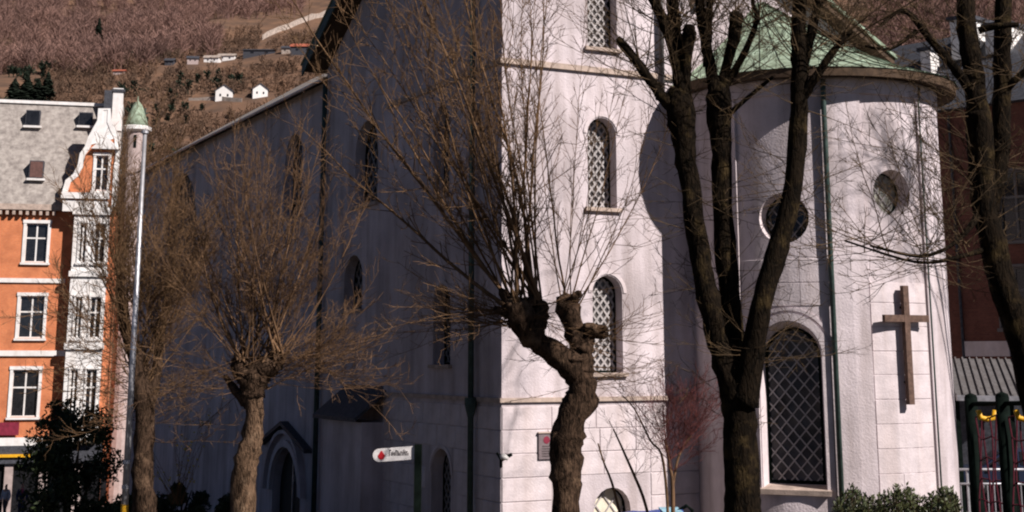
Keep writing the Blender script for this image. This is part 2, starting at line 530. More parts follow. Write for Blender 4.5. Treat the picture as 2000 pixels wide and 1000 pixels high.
def lattice_window(parent, outline, fn, depth, pitch_u, pitch_v, bar, bar_mat, pane_mat=None, sill=None, seed=1, label=None, ring=None):
    """window (dark frame round the opening) > pane (each diamond), lattice, sill"""
    g = random.Random(seed)
    pane_mat = pane_mat or M['glass']
    cu = sum(p[0] for p in outline) / len(outline)
    us = [p[0] for p in outline]; vs_ = [p[1] for p in outline]
    u0, u1, v0, v1 = min(us), max(us), min(vs_), max(vs_)
    cv = (v0 + v1) / 2
    inner = [(p[0] + (cu - p[0]) * 0.10, p[1] + (cv - p[1]) * 0.045) for p in outline]
    mb = MB()
    n = len(outline)
    for k in range(n):
        k2 = (k + 1) % n
        a, b, c, d = outline[k], outline[k2], inner[k2], inner[k]
        mb.poly([fn(*a, depth), fn(*b, depth), fn(*c, depth), fn(*d, depth)])
        mb.poly([fn(*d, depth), fn(*c, depth), fn(*c, depth + .06), fn(*d, depth + .06)])
    mb.poly([fn(*p, depth + .30) for p in outline])
    for k in range(n):
        a, b = outline[k], outline[(k + 1) % n]
        mb.poly([fn(*a, depth), fn(*b, depth), fn(*b, depth + .30), fn(*a, depth + .30)])
    win = mb.build("window", M['dark'], parent)
    if label: win["label"] = label
    # panes
    j = 0
    v = v0 - pitch_v
    row = 0
    while v < v1 + pitch_v:
        u = u0 - pitch_u + (pitch_u / 2 if row % 2 else 0)
        while u < u1 + pitch_u:
            hu, hv = pitch_u / 2 * .97, pitch_v / 2 * .97
            dia = [(u + hu, v), (u, v + hv), (u - hu, v), (u, v - hv)]
            c = clip_convex(dia, inner)
            if len(c) >= 3 and area(c) > 0.08 * pitch_u * pitch_v / 2:
                tu, tv = g.uniform(-.05, .05), g.uniform(-.05, .05)
                pb = MB()
                pb.poly([fn(p[0], p[1], depth + .05 + tu * (p[0] - u) + tv * (p[1] - v)) for p in c])
                pb.build("pane", pane_mat, win)
            u += pitch_u
        v += pitch_v / 2
        row += 1
    # lead bars: two families of diagonals clipped to the opening
    mb = MB()
    span = int((u1 - u0) / pitch_u + (v1 - v0) / pitch_v) + 4
    for fam in (1, -1):
        for k in range(-span, span):
            c0 = u0 - pitch_u / 2 + k * pitch_u + (0 if True else 0)
            # points (u, v): u = c0 + fam * (v - v0 + pitch_v) * pitch_u / pitch_v
            va, vb = v0 - .1, v1 + .1
            ua = c0 + fam * (va - v0 + pitch_v) * pitch_u / pitch_v
            ub = c0 + fam * (vb - v0 + pitch_v) * pitch_u / pitch_v
            L = math.hypot(ub - ua, vb - va)
            nu, nv = -(vb - va) / L * bar / 2, (ub - ua) / L * bar / 2
            q = clip_convex([(ua + nu, va + nv), (ub + nu, vb + nv), (ub - nu, vb - nv), (ua - nu, va - nv)], inner)
            if len(q) < 3 or area(q) < 1e-5: continue
            zo = 0.0 if fam == 1 else 0.004
            m_ = len(q); i0 = len(mb.v)
            mb.v.extend(tuple(fn(p[0], p[1], depth + .012 + zo)) for p in q)
            mb.v.extend(tuple(fn(p[0], p[1], depth + .040 + zo)) for p in q)
            mb.f.append(tuple(range(i0, i0 + m_)))
            for a in range(m_):
                mb.f.append((i0 + a, i0 + (a + 1) % m_, i0 + m_ + (a + 1) % m_, i0 + m_ + a))
    mb.build("lattice", bar_mat, win)
    if sill:
        su, sv, sp, sh = sill
        mb = MB()
        a = [fn(u0 - su, v0 - .001, -sp), fn(u1 + su, v0 - .001, -sp), fn(u1 + su, v0 - .001, depth - .01), fn(u0 - su, v0 - .001, depth - .01)]
        b = [Vector(p) + Vector((0, 0, -sh)) for p in a]
        b[2].z += 0.0
        mb.hexa([*b, *a])
        mb.build("sill", M['sandstone'], win)
    return win

fT = lambda u, v, d: Vector((u, d, v))
fS = lambda u, v, d: Vector((d, u, v))

# ---- tower
TW, TD, TH = 5.5, 7.25, 19.0
def T_arch(x0, x1, y0, y1):              # window on the lit face from photo pixels (left, right, top, bottom)
    (ta, _), (tb, _) = face_T(x0, (y0 + y1) / 2), face_T(x1, (y0 + y1) / 2)
    zt = face_T((x0 + x1) / 2, y0)[1]; zb = face_T((x0 + x1) / 2, y1)[1]
    return arch((ta + tb) / 2, zb, zt, tb - ta)
def S_arch(x0, x1, y0, y1, off=0.0):
    (ta, _), (tb, _) = face_S(x1, (y0 + y1) / 2, off), face_S(x0, (y0 + y1) / 2, off)
    zt = face_S((x0 + x1) / 2, y0, off)[1]; zb = face_S((x0 + x1) / 2, y1, off)[1]
    return arch((ta + tb) / 2, zb, zt, tb - ta)
W1 = T_arch(1148, 1204, 230, 406)
W2 = T_arch(1158, 1216, 538, 728)
W3 = T_arch(1147, 1204, -90, 94)
W4 = T_arch(1160, 1232, 952, 1075)
SW1 = S_arch(846, 880, 556, 712)
SW2 = S_arch(842, 880, 876, 1060)
SW3 = S_arch(846, 878, 206, 380)
mb = MB()
wall(mb, [(0, -.5), (TW, -.5), (TW, TH), (0, TH)], [W1, W2, W3, W4], fT, 0.32)
mb.build("tower_wall", M['plaster'], church)["label"] = "sunlit tower wall with three lattice windows"
mb = MB()
wall(mb, [(0, -.5), (TD, -.5), (TD, TH), (0, TH)], [SW1, SW2, SW3], fS, 0.32)
mb.build("tower_wall", M['plaster'], church)["label"] = "tower wall lying in shade"
mb = MB()
mb.poly([(TW, 0, -.5), (TW, TD, -.5), (TW, TD, TH), (TW, 0, TH)])
mb.poly([(0, TD, 11), (TW, TD, 11), (TW, TD, TH), (0, TD, TH)])
mb.build("tower_wall", M['plaster'], church)
for W_, sd_ in ((W1, 3), (W2, 5), (W3, 9)):
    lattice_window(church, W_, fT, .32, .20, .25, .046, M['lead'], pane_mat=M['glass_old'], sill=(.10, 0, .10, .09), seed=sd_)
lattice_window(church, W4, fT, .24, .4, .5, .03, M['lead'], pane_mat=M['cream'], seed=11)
for W_, sd_ in ((SW1, 13), (SW2, 15), (SW3, 17)):
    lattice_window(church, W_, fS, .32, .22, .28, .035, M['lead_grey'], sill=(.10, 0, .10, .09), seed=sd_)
# hood moulds over the tower windows
def hood(outline, fn, wd, pr, parent, mm):
    h = outline[2:]
    cx = (h[0][0] + h[-1][0]) / 2; cz = h[0][1]
    r0 = (h[0][0] - h[-1][0]) / 2 + .03
    mb = MB()
    n = 14
    pts = []
    for k in range(n + 1):
        a = math.pi * k / n
        pts.append((a, r0, r0 + wd))
    for k in range(n):
        a0, a1 = pts[k][0], pts[k + 1][0]
        q = [(cx + r * math.cos(a), cz + r * math.sin(a)) for a, r in ((a0, r0), (a1, r0), (a1, r0 + wd), (a0, r0 + wd))]
        mb.hexa([fn(*p, -.002) for p in q] + [fn(*p, -pr) for p in q])
    return mb.build("hood_mould", mm, parent)
for W_ in (W1, W2, W3): hood(W_, fT, .09, .025, church, M['stone'])
for W_ in (SW1, SW2): hood(W_, fS, .09, .025, church, M['stone'])
# string courses
zs = face_T(1040, 781)[1]
for z, h, pr in ((zs, .10, .07), (12.05, .14, .08)):
    mb = MB()
    mb.box(-pr, TW, -pr, 0.002, z - h / 2, z + h / 2)
    mb.box(-pr, 0.002, 0.004, TD, z - h / 2, z + h / 2)
    mb.build("string_course", M['sandstone'], church)
# ashlar blocks of the lower stage, each one a piece
def stone_mesh(w_, h_, t_, ins):
    mb = MB()
    mb.v = [(0, 0, 0), (w_, 0, 0), (w_, 0, h_), (0, 0, h_), (ins, -t_, ins), (w_ - ins, -t_, ins), (w_ - ins, -t_, h_ - ins), (ins, -t_, h_ - ins)]
    mb.f = [(4, 5, 6, 7), (0, 1, 5, 4), (1, 2, 6, 5), (2, 3, 7, 6), (3, 0, 4, 7)]
    return mb.mesh("stone", M['stone'])
cache = {}
def lay(u0, u1, z0, z1, rh, wmin, wmax, place, avoid, g, gap=.016, proud=.016):
    z = z0
    while z < z1 - .1:
        h = min(rh, z1 - z)
        u = u0
        while u < u1 - .05:
            ww = round(g.uniform(wmin, wmax) / .1) * .1
            if u + ww > u1 - wmin * .5: ww = u1 - u
            bad = any(u < b[1] and u + ww > b[0] and z < b[3] and z + h > b[2] for b in avoid)
            if not bad:
                key = (round(ww, 3), round(h, 3))
                if key not in cache: cache[key] = stone_mesh(ww - gap, h - gap, proud, .012)
                o = bpy.data.objects.new("stone", cache[key])
                COL.objects.link(o)
                o.parent = church
                place(o, u + gap / 2, z + gap / 2, g.uniform(-.004, .003))
            u += ww
        z += rh
def bbox(p, e=.03):
    return (min(q[0] for q in p) - e, max(q[0] for q in p) + e, min(q[1] for q in p) - e, max(q[1] for q in p) + e)
g = random.Random(3)
def plT(o, u, z, j):
    o.location = (u, -.001 + j, z)
def plS(o, u, z, j):                      # stones on the shaded side, turned to face -x
    o.location = (-.001 + j, u, z); o.rotation_euler = (0, 0, -math.pi / 2)
def plS2(o, u, z, j):
    plS(o, u, z, j); o.location.y = u + o.data.vertices[1].co.x
lay(0, TW, .2, zs - .06, .53, .9, 1.5, plT, [bbox(W4)], g)
lay(0, TD, .2, zs - .06, .53, .9, 1.5, plS2, [bbox(SW2)], g)
# tower roof (above the frame)
mb = MB()
for a, b in (((-.4, -.4), (TW + .4, -.4)), ((TW + .4, -.4), (TW + .4, TD + .4)), ((TW + .4, TD + .4), (-.4, TD + .4)), ((-.4, TD + .4), (-.4, -.4))):
    mb.poly([(*a, TH), (*b, TH), (TW / 2, TD / 2, TH + 9)])
mb.poly([(-.4, -.4, TH), (TW + .4, -.4, TH), (TW + .4, TD + .4, TH), (-.4, TD + .4, TH)])
mb.build("tower_roof", M['copper'], church)

# ---- nave and transept (shaded side)
PITCH_T = math.tan(R(31.6))
NV0, NV1, NZ = 0.55, 16.45, 14.0
S_END = 41.0
TR = 0.12                                  # transept plane
eave_s, eave_z = face_S(604, 132, TR - .5)
G1 = S_arch(694, 738, 236, 398, TR)
G2 = S_arch(672, 708, 498, 604, TR)
N1 = S_arch(318, 384, 340, 560, NV0)
N2 = S_arch(445, 520, 300, 640, NV0)
N3 = S_arch(556, 590, 262, 420, NV0)
P_c = face_S(560, 900, NV0)[0]
door_h = face_S(548, 872, NV0)[1]
PD = arch(P_c, -.5, door_h, 2.9)
mb = MB()
gs0, gs1 = TD, eave_s - .35
gz1 = eave_z - .1
gtop = gz1 + (gs1 - gs0) * .56
wall(mb, [(gs0, -.5), (gs1, -.5), (gs1, gz1), (gs0, gtop)], [G1, G2], lambda u, v, d: Vector((TR + d, u, v)), .32)
mb.poly([(TR, gs1, -.5), (TR, gs1, gz1), (NV0 + .3, gs1, gz1), (NV0 + .3, gs1, -.5)])
mb.build("transept_wall", M['plaster'], church)
mb = MB()
wall(mb, [(gs1 - .1, -3.4), (S_END, -3.4), (S_END, NZ), (gs1 - .1, NZ)], [N1, N3, PD], lambda u, v, d: Vector((NV0 + d, u, v)), .32)
mb.poly([(NV0, S_END, -3.4), (NV1, S_END, -3.4), (NV1, S_END, NZ), ((NV0 + NV1) / 2, S_END, NZ + (NV1 - NV0) / 2 * PITCH_T), (NV0, S_END, NZ)])
mb.poly([(NV0, 13.2, -.5), (NV1, 13.2, -.5), (NV1, 13.2, NZ), ((NV0 + NV1) / 2, 13.2, NZ + (NV1 - NV0) / 2 * PITCH_T), (NV0, 13.2, NZ)])
mb.poly([(NV1, 13.2, -1), (NV1, S_END, -3), (NV1, S_END, NZ), (NV1, 13.2, NZ)])
mb.build("nave_wall", M['plaster'], church)
for W_, off, sd_ in ((G1, TR, 21), (G2, TR, 23), (N1, NV0, 25), (N3, NV0, 29)):
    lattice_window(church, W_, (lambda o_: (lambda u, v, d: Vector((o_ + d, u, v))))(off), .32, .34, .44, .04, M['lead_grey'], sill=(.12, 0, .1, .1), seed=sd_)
# nave roof slabs with gutter
mid = (NV0 + NV1) / 2
ov = .42
for sgn, x_out in ((-1, NV0), (1, NV1)):
    xe = x_out + sgn * ov
    ze = NZ + .10 - ov * PITCH_T
    zr = NZ + .10 + abs(mid - x_out) * PITCH_T
    mb = MB()
    mb.hexa([(xe, 13.0, ze), (mid, 13.0, zr), (mid, S_END + .3, zr), (xe, S_END + .3, ze),
             (xe, 13.0, ze + .07), (mid, 13.0, zr + .07), (mid, S_END + .3, zr + .07), (xe, S_END + .3, ze + .07)])
    mb.build("nave_roof", M['slate_grey'], church)
mb = MB()
ze = NZ + .10 - ov * PITCH_T
mb.tube([(NV0 - ov - .05, gs1 + .3, ze + .03), (NV0 - ov - .05, S_END + .3, ze + .03)], .05, 8)
mb.build("gutter", M['metal'], church)
# transept roof: verge running up to the right, soffit and copper edge
mb = MB(); mb2 = MB()
sl = .56
def vz(s): return eave_z + (eave_s - s) * sl
s_top = 5.0
a0, a1 = TR - .75, TR + 7
mb.hexa([(a0 + .05, eave_s, vz(eave_s) - .16), (a0 + .05, s_top, vz(s_top) - .16), (a1, s_top, vz(s_top) - .16), (a1, eave_s, vz(eave_s) - .16),
         (a0 + .05, eave_s, vz(eave_s)), (a0 + .05, s_top, vz(s_top)), (a1, s_top, vz(s_top)), (a1, eave_s, vz(eave_s))])
mb.build("transept_roof", M['soffit'], church)
mb2.hexa([(a0, eave_s + .02, vz(eave_s) - .30), (a0, s_top, vz(s_top) - .30), (a0 + .045, s_top, vz(s_top) - .30), (a0 + .045, eave_s + .02, vz(eave_s) - .30),
          (a0, eave_s + .02, vz(eave_s) + .05), (a0, s_top, vz(s_top) + .05), (a0 + .045, s_top, vz(s_top) + .05), (a0 + .045, eave_s + .02, vz(eave_s) + .05)])
mb2.build("verge_board", M['copper_dark'], church)
mb = MB()
mb.hexa([(a0 - .03, eave_s + .08, vz(eave_s) + .052), (a0 - .03, s_top, vz(s_top) + .052), (a1, s_top, vz(s_top) + .012), (a1, eave_s + .08, vz(eave_s) + .012),
         (a0 - .03, eave_s + .08, vz(eave_s) + .09), (a0 - .03, s_top, vz(s_top) + .09), (a1, s_top, vz(s_top) + .05), (a1, eave_s + .08, vz(eave_s) + .05)])
mb.build("roof_sheet", M['copper'], church)
# portal with gabled hood and dark door
mb = MB()
ph = face_S(560, 830, NV0)[1]
hz0 = face_S(602, 884, NV0)[1]
for sg in (-1, 1):
    hs = 2.5
    mb.hexa([(NV0 - .28, P_c + sg * hs, hz0), (NV0 - .28, P_c, ph), (NV0 + .02, P_c, ph), (NV0 + .02, P_c + sg * hs, hz0),
             (NV0 - .28, P_c + sg * hs, hz0 + .13), (NV0 - .28, P_c, ph + .13), (NV0 + .02, P_c, ph + .13), (NV0 + .02, P_c + sg * hs, hz0 + .13)])
mb.build("portal_hood", M['slate'], church)
hood(PD, lambda u, v, d: Vector((NV0 + d, u, v)), .22, .12, church, M['stone'])
hood([(q[0] + (q[0] - P_c) * .3, q[1]) for q in PD], lambda u, v, d: Vector((NV0 + d, u, v)), .12, .2, church, M['plaster'])
mb = MB()
mb.prism([(NV0 + .28, *p) for p in PD], (.08, 0, 0))
dr = mb.build("door", M['door'], church)
mb = MB()
mb.box(NV0 + .22, NV0 + .27, P_c - .02, P_c + .02, -.4, door_h - .2)
mb.box(NV0 + .20, NV0 + .26, P_c - .14, P_c - .10, 1.0, 1.25)
mb.build("handle", M['metal'], dr)
# little lean-to between transept and tower
ax0, as0, as1 = -.8, TD - .1, 10.3
az0, az1 = face_S(690, 828, -1.3)[1], face_S(748, 762, 0)[1]
mb = MB()
mb.box(ax0 + .15, TR - .003, as0, as1, -.5, az0 - .02)
mb.build("porch_wall", M['plaster'], church)
mb = MB()
mb.hexa([(ax0 - .1, as0 - .1, az0), (TR - .004, as0 - .1, az1), (TR - .004, as1 + .15, az1), (ax0 - .1, as1 + .15, az0),
         (ax0 - .1, as0 - .1, az0 + .1), (TR - .004, as0 - .1, az1 + .1), (TR - .004, as1 + .15, az1 + .1), (ax0 - .1, as1 + .15, az0 + .1)])
mb.build("porch_roof", M['slate'], church)
# downpipes on the shaded side
def pipe(pts, r, name="downpipe", mm=None, parent=church):
    mb = MB(); mb.tube(pts, r, 8)
    return mb.build(name, mm or M['copper_dark'], parent, smooth=True)
s_p = face_S(931, 800)[0]
dp = pipe([(-.16, s_p, TH - .3), (-.16, s_p, -.4)], .075)
mb = MB(); mb.lathe((-.16, s_p, face_S(931, 790)[1]), [(.06, -.35), (.1, -.2), (.15, 0), (.15, .16)], 10); mb.build("hopper", M['copper_dark'], dp)
s_p = face_S(640, 300, TR)[0]
pipe([(TR - .14, s_p, eave_z - .4), (TR - .14, s_p, -.4)], .085)
s_p = face_S(655, 900, TR)[0]
t_p = face_T(1287, 120)[0]
pipe([(t_p, -.13, TH - .2), (t_p, -.13, 11.6)], .07, mm=M['roof_metal'])
# choir behind the apse
CH0, CH1, CY, CZ = TW + .02, 12.35, 1.0, 13.45
cm = AC.x
CP = math.tan(R(31))
mb = MB()
apex = CZ + (CH1 - cm) * CP
mb.poly([(CH0, CY, -.5), (CH1, CY, -.5), (CH1, CY, CZ), (cm, CY, apex), (CH0, CY, CZ + (CH0 - (2 * cm - CH1)) * CP)])
mb.poly([(CH1, CY, -.5), (CH1, 13.2, -.5), (CH1, 13.2, CZ), (CH1, CY, CZ)])
mb.build("choir_wall", M['plaster'], church)
for sg in (-1, 1):
    xo = cm + sg * (CH1 - cm + .45)
    zo = apex - (CH1 - cm + .45) * CP
    mb = MB()
    mb.hexa([(xo, CY - .55, zo + .02), (cm, CY - .55, apex + .02), (cm, 13.1, apex + .02), (xo, 13.1, zo + .02),
             (xo, CY - .55, zo + .22), (cm, CY - .55, apex + .22), (cm, 13.1, apex + .22), (xo, 13.1, zo + .22)])
    if sg == 1 or True:
        mb.build("choir_roof", M['soffit'], church)
    mb = MB()
    mb.hexa([(xo + sg * .06, CY - .62, zo + .19), (cm, CY - .62, apex + .225), (cm, 13.1, apex + .225), (xo + sg * .06, 13.1, zo + .19),
             (xo + sg * .06, CY - .62, zo + .30), (cm, CY - .62, apex + .33), (cm, 13.1, apex + .33), (xo + sg * .06, 13.1, zo + .30)])
    mb.build("roof_sheet", M['copper'], church)

# ---- apse
PH_L, PH_R = R(-106), R(106)
fA = lambda u, v, d: apse_pt(u / AR, v, AR - d)
phA, zA = apse_at(1547, 800)
_, ztA = apse_at(1547, 628); _, zbA = apse_at(1547, 958)
ua, ub = apse_at(1486, 800)[0] * AR, apse_at(1608, 800)[0] * AR
BIG = arch((ua + ub) / 2, zbA, ztA, ub - ua, 14)
o1p, o1z = apse_at(1530, 426)
o2p, o2z = apse_at(1744, 377)
OC1 = circle(o1p * AR, o1z, .60)
OC2 = circle(o2p * AR, o2z, .56)
mb = MB()
ZT = EAVE_Z + .25
wall(mb, [(PH_L * AR, -.5), (PH_R * AR, -.5), (PH_R * AR, ZT), (PH_L * AR, ZT)], [BIG, OC1, OC2], fA, .0001, step=.28)
mb.f = mb.f
mb.build("apse_wall", M['plaster'], church, smooth=True)
# deep reveals as separate splayed rings
def reveal(outline, r_in, depth, splay):
    mb = MB()
    n = len(outline)
    cu = sum(p[0] for p in outline) / n; cv = (min(p[1] for p in outline) + max(p[1] for p in outline)) / 2
    inn = [(p[0] + (cu - p[0]) * splay, p[1] + (cv - p[1]) * splay * .6) for p in outline]
    for k in range(n):
        a, b = outline[k], outline[(k + 1) % n]; c, d = inn[(k + 1) % n], inn[k]
        mb.poly([fA(*a, 0), fA(*b, 0), flatA(*c, depth), flatA(*d, depth)])
    return mb, inn
def flat_fn(phi):
    c = apse_pt(phi, 0, AR); nrm = Vector((math.sin(phi), -math.cos(phi), 0)); tg = Vector((math.cos(phi), math.sin(phi), 0))
    u0 = phi * AR
    return lambda u, v, d: c + tg * (u - u0) - nrm * d + Vector((0, 0, v))
for outl, ph_, pm, tag_ in ((BIG, (ua + ub) / 2 / AR, None, 0), (OC1, o1p, None, 1), (OC2, o2p, M['glass_pale'], 2)):
    flatA = flat_fn(ph_)
    mb, inn = reveal(outl, 0, .42, .10 if tag_ == 0 else .13)
    mb.build("window_reveal", M['stone'], church, smooth=False)
    if tag_ == 0:
        lattice_window(church, inn, flatA, .40, .30, .345, .030, M['lead'], pane_mat=M['glass_old'], seed=31, sill=None, label="tall round-headed window with diamond lattice")
        mb = MB()
        z_ = min(p[1] for p in outl); us = [p[0] for p in outl]
        q = [fA(min(us) - .1, z_, -.16), fA(max(us) + .1, z_, -.16), flatA(max(us) - .02, z_, .38), flatA(min(us) + .02, z_, .38)]
        mb.hexa([p + Vector((0, 0, -.10)) for p in q[:2]] + [p + Vector((0, 0, -.02)) for p in q[2:]] + [p + Vector((0, 0, .012)) for p in q[:2]] + [p + Vector((0, 0, .10)) for p in q[2:]])
        mb.build("window_sill", M['sandstone'], church)
    else:
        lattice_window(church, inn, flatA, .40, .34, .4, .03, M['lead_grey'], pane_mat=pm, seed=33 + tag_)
# raised strips (pilasters), frame round the tall window, cornice band
def strip(p0, p1, z0, z1, proud, name, mm, base=0.0):
    mb = MB()
    n = max(1, int(abs(p1 - p0) / .12))
    ra, rb = AR + base, AR + proud
    for k in range(n):
        a, b = p0 + (p1 - p0) * k / n, p0 + (p1 - p0) * (k + 1) / n
        mb.poly([apse_pt(a, z0, rb), apse_pt(b, z0, rb), apse_pt(b, z1, rb), apse_pt(a, z1, rb)])
        mb.poly([apse_pt(a, z1, rb), apse_pt(b, z1, rb), apse_pt(b, z1, ra), apse_pt(a, z1, ra)])
        mb.poly([apse_pt(a, z0, ra), apse_pt(b, z0, ra), apse_pt(b, z0, rb), apse_pt(a, z0, rb)])
    for a in (p0, p1):
        mb.poly([apse_pt(a, z0, ra), apse_pt(a, z0, rb), apse_pt(a, z1, rb), apse_pt(a, z1, ra)])
    return mb.build(name, mm, church)
px = lambda x, y=700: apse_at(x, y)[0]
pil = [(px(1636), px(1702)), (px(1815), R(88)), (px(1416), px(1452))]
for a, b in pil:
    strip(a, b, -.4, EAVE_Z - .42, .06, "pilaster", M['plaster'])
strip(R(-100), R(100), EAVE_Z - .42, EAVE_Z - .06, .09, "frieze", M['plaster'])
mb = MB()                                     # archivolt round the tall window
cu, czb = (ua + ub) / 2, ztA - (ub - ua) / 2
for r0, r1, pr in (((ub - ua) / 2 + .02, (ub - ua) / 2 + .20, .045), ((ub - ua) / 2 + .26, (ub - ua) / 2 + .33, .03)):
    n = 18
    for k in range(n):
        a0, a1 = math.pi * k / n, math.pi * (k + 1) / n
        q = [(cu + r * math.cos(a), czb + r * math.sin(a)) for a, r in ((a0, r0), (a1, r0), (a1, r1), (a0, r1))]
        mb.hexa([fA(*p, -.001) for p in q] + [fA(*p, -pr) for p in q])
    if pr == .045:
        for sg in (-1, 1):
            q = [(cu + sg * r0, zbA), (cu + sg * r1, zbA), (cu + sg * r1, czb), (cu + sg * r0, czb)]
            mb.hexa([fA(*p, -.001) for p in q] + [fA(*p, -pr) for p in q])
mb.build("window_surround", M['stone'], church)
# coursed stones on the apse
def apse_stone(p0, p1, z0, z1, g):
    mb = MB()
    n = 3; e = .007; t = .014 + g.uniform(-.003, .004)
    ins = .01 / AR
    a0, a1 = p0 + e / AR, p1 - e / AR
    for k in range(n):
        a = a0 + (a1 - a0) * k / n; b = a0 + (a1 - a0) * (k + 1) / n
        mb.poly([apse_pt(a, z0 + e + .008, AR + t), apse_pt(b, z0 + e + .008, AR + t), apse_pt(b, z1 - e - .008, AR + t), apse_pt(a, z1 - e - .008, AR + t)])
        mb.poly([apse_pt(a, z0 + e, AR), apse_pt(b, z0 + e, AR), apse_pt(b, z0 + e + .008, AR + t), apse_pt(a, z0 + e + .008, AR + t)])
        mb.poly([apse_pt(a, z1 - e - .008, AR + t), apse_pt(b, z1 - e - .008, AR + t), apse_pt(b, z1 - e, AR), apse_pt(a, z1 - e, AR)])
    for a in (a0, a1):
        mb.poly([apse_pt(a, z0 + e, AR), apse_pt(a, z0 + e + .008, AR + t), apse_pt(a, z1 - e - .008, AR + t), apse_pt(a, z1 - e, AR)])
    mb.build("stone", M['stone'], church)
g = random.Random(12)
pB0, pB1 = pil[0][1] + .012, pil[1][0] - .012
rowz = [apse_at(1765, yy)[1] for yy in (552, 592, 638, 686, 732, 780, 828, 876, 925, 975, 1030)]
for a, b in zip(rowz[:-1], rowz[1:]):
    if g.random() < .45: apse_stone(pB0, pB1, b, a, g)
    else:
        c = pB0 + (pB1 - pB0) * g.choice((.38, .5, .62))
        apse_stone(pB0, c, b, a, g); apse_stone(c, pB1, b, a, g)
pA0, pA1 = pil[2][1] + .012, pil[0][0] - .02
rowz = [apse_at(1545, yy)[1] for yy in (505, 552, 598)]
for a, b in zip(rowz[:-1], rowz[1:]):
    for k in range(3):
        apse_stone(pA0 + (pA1 - pA0) * k / 3, pA0 + (pA1 - pA0) * (k + 1) / 3, b, a, g)
# downpipes on the apse
for xx, r_, of_ in ((1621, .062, .11), (1807, .032, .05)):
    p_ = px(xx, 500)
    pipe([apse_pt(p_, EAVE_Z - .1, AR + of_ + .06), apse_pt(p_, EAVE_Z - .6, AR + of_), apse_pt(p_, -.4, AR + of_)], r_)
# apse eave: soffit, fascia, patinated sheets
mb = MB()
N = 48
E0, E1 = R(-118), R(118)
for k in range(N):
    a, b = E0 + (E1 - E0) * k / N, E0 + (E1 - E0) * (k + 1) / N
    mb.poly([apse_pt(a, EAVE_Z, AR - .1), apse_pt(b, EAVE_Z, AR - .1), apse_pt(b, EAVE_Z - .05, EAVE_R), apse_pt(a, EAVE_Z - .05, EAVE_R)])
mb.build("eave_soffit", M['soffit'], church)
mb = MB()
for k in range(N):
    a, b = E0 + (E1 - E0) * k / N, E0 + (E1 - E0) * (k + 1) / N
    mb.poly([apse_pt(a, EAVE_Z - .09, EAVE_R), apse_pt(b, EAVE_Z - .09, EAVE_R), apse_pt(b, EAVE_Z + .12, EAVE_R + .03), apse_pt(a, EAVE_Z + .12, EAVE_R + .03)])
mb.build("eave_fascia", M['soffit'], church, smooth=True)
APX = Vector((cm, CY - .03, 14.75))
def roof_pt(a, f):                          # f = 0 eave, 1 apex; concave flare
    e = apse_pt(a, EAVE_Z + .12, EAVE_R + .06)
    p = e.lerp(APX, f)
    p.z = e.z + (APX.z - e.z) * (f ** 1.28)
    return p
NP = 26
for k in range(NP):
    a, b = E0 + (E1 - E0) * k / NP, E0 + (E1 - E0) * (k + 1) / NP
    mb = MB()
    F_ = [0, .2, .4, .6, .8, .97]
    for f0, f1 in zip(F_[:-1], F_[1:]):
        mb.poly([roof_pt(a, f0), roof_pt(b, f0), roof_pt(b, f1), roof_pt(a, f1)])
    for f0, f1 in zip(F_[:-1], F_[1:]):     # standing seam
        d = .007
        up = Vector((0, 0, .03))
        q = [roof_pt(a, f0), roof_pt(a + d, f0), roof_pt(a + d, f1), roof_pt(a, f1)]
        mb.hexa(q + [p + up for p in q])
    mb.build("copper_sheet", M['copper'], church)

# ================================================================ things on the church
# wooden cross
ph_, zc = apse_at(1769, 622, AR + .17)
_, zt = apse_at(1764, 558, AR + .17); _, zb = apse_at(1787, 790, AR + .17)
cr = empty("wall_cross", church.matrix_basis @ apse_pt(ph_, zb, AR))
cr.rotation_euler = (0, 0, AZ + ph_)
cr.location = Vector(K) + Matrix.Rotation(AZ, 3, 'Z') @ apse_pt(ph_, zb, AR)
tag(cr, "tall plain wooden cross fixed to the rounded church wall", "cross")
H = zt - zb; zm = zc - zb
mb = MB(); mb.box(-.08, .08, -.23, -.12, 0, H); mb.build("upright", M['wood'], cr)
mb = MB(); mb.box(-.66, -.082, -.225, -.125, zm - .08, zm + .08); mb.box(.082, .66, -.225, -.125, zm - .08, zm + .08); mb.build("crossbar", M['wood'], cr)
for zz in (.5, H - .5):
    mb = MB(); mb.tube([(0, -.12, zz), (0, .05, zz)], .03, 6); mb.build("bracket", M['dark'], cr)
# notice plaque behind the trunk
t0, z0 = face_T(1050, 897); t1, z1 = face_T(1105, 845)
pl = empty("notice_board", K + Matrix.Rotation(AZ, 3, 'Z') @ Vector((t0, -.03, z0)), AZ)
tag(pl, "small grey notice board with dark emblem on the tower wall", "notice board")
mb = MB(); mb.box(0, t1 - t0, -.04, .0, 0, z1 - z0); mb.build("board", M['plaque'], pl)
mb = MB(); mb.prism([(.20 + .085 * math.cos(a * .5236), -.047, z1 - z0 - .15 + .085 * math.sin(a * .5236)) for a in range(12)], (0, .006, 0)); mb.build("emblem", M['maroon'], pl)
for k in range(5):
    mb = MB(); mb.box(.08, .30 + .05 * (k % 2), -.045, -.041, .06 + .055 * k, .078 + .055 * k); mb.build("text_line", M['ink'], pl)
mb = MB(); mb.box(-.02, t1 - t0 + .02, -.07, 0, z1 - z0 + .003, z1 - z0 + .03); mb.build("frame", M['sandstone'], pl)
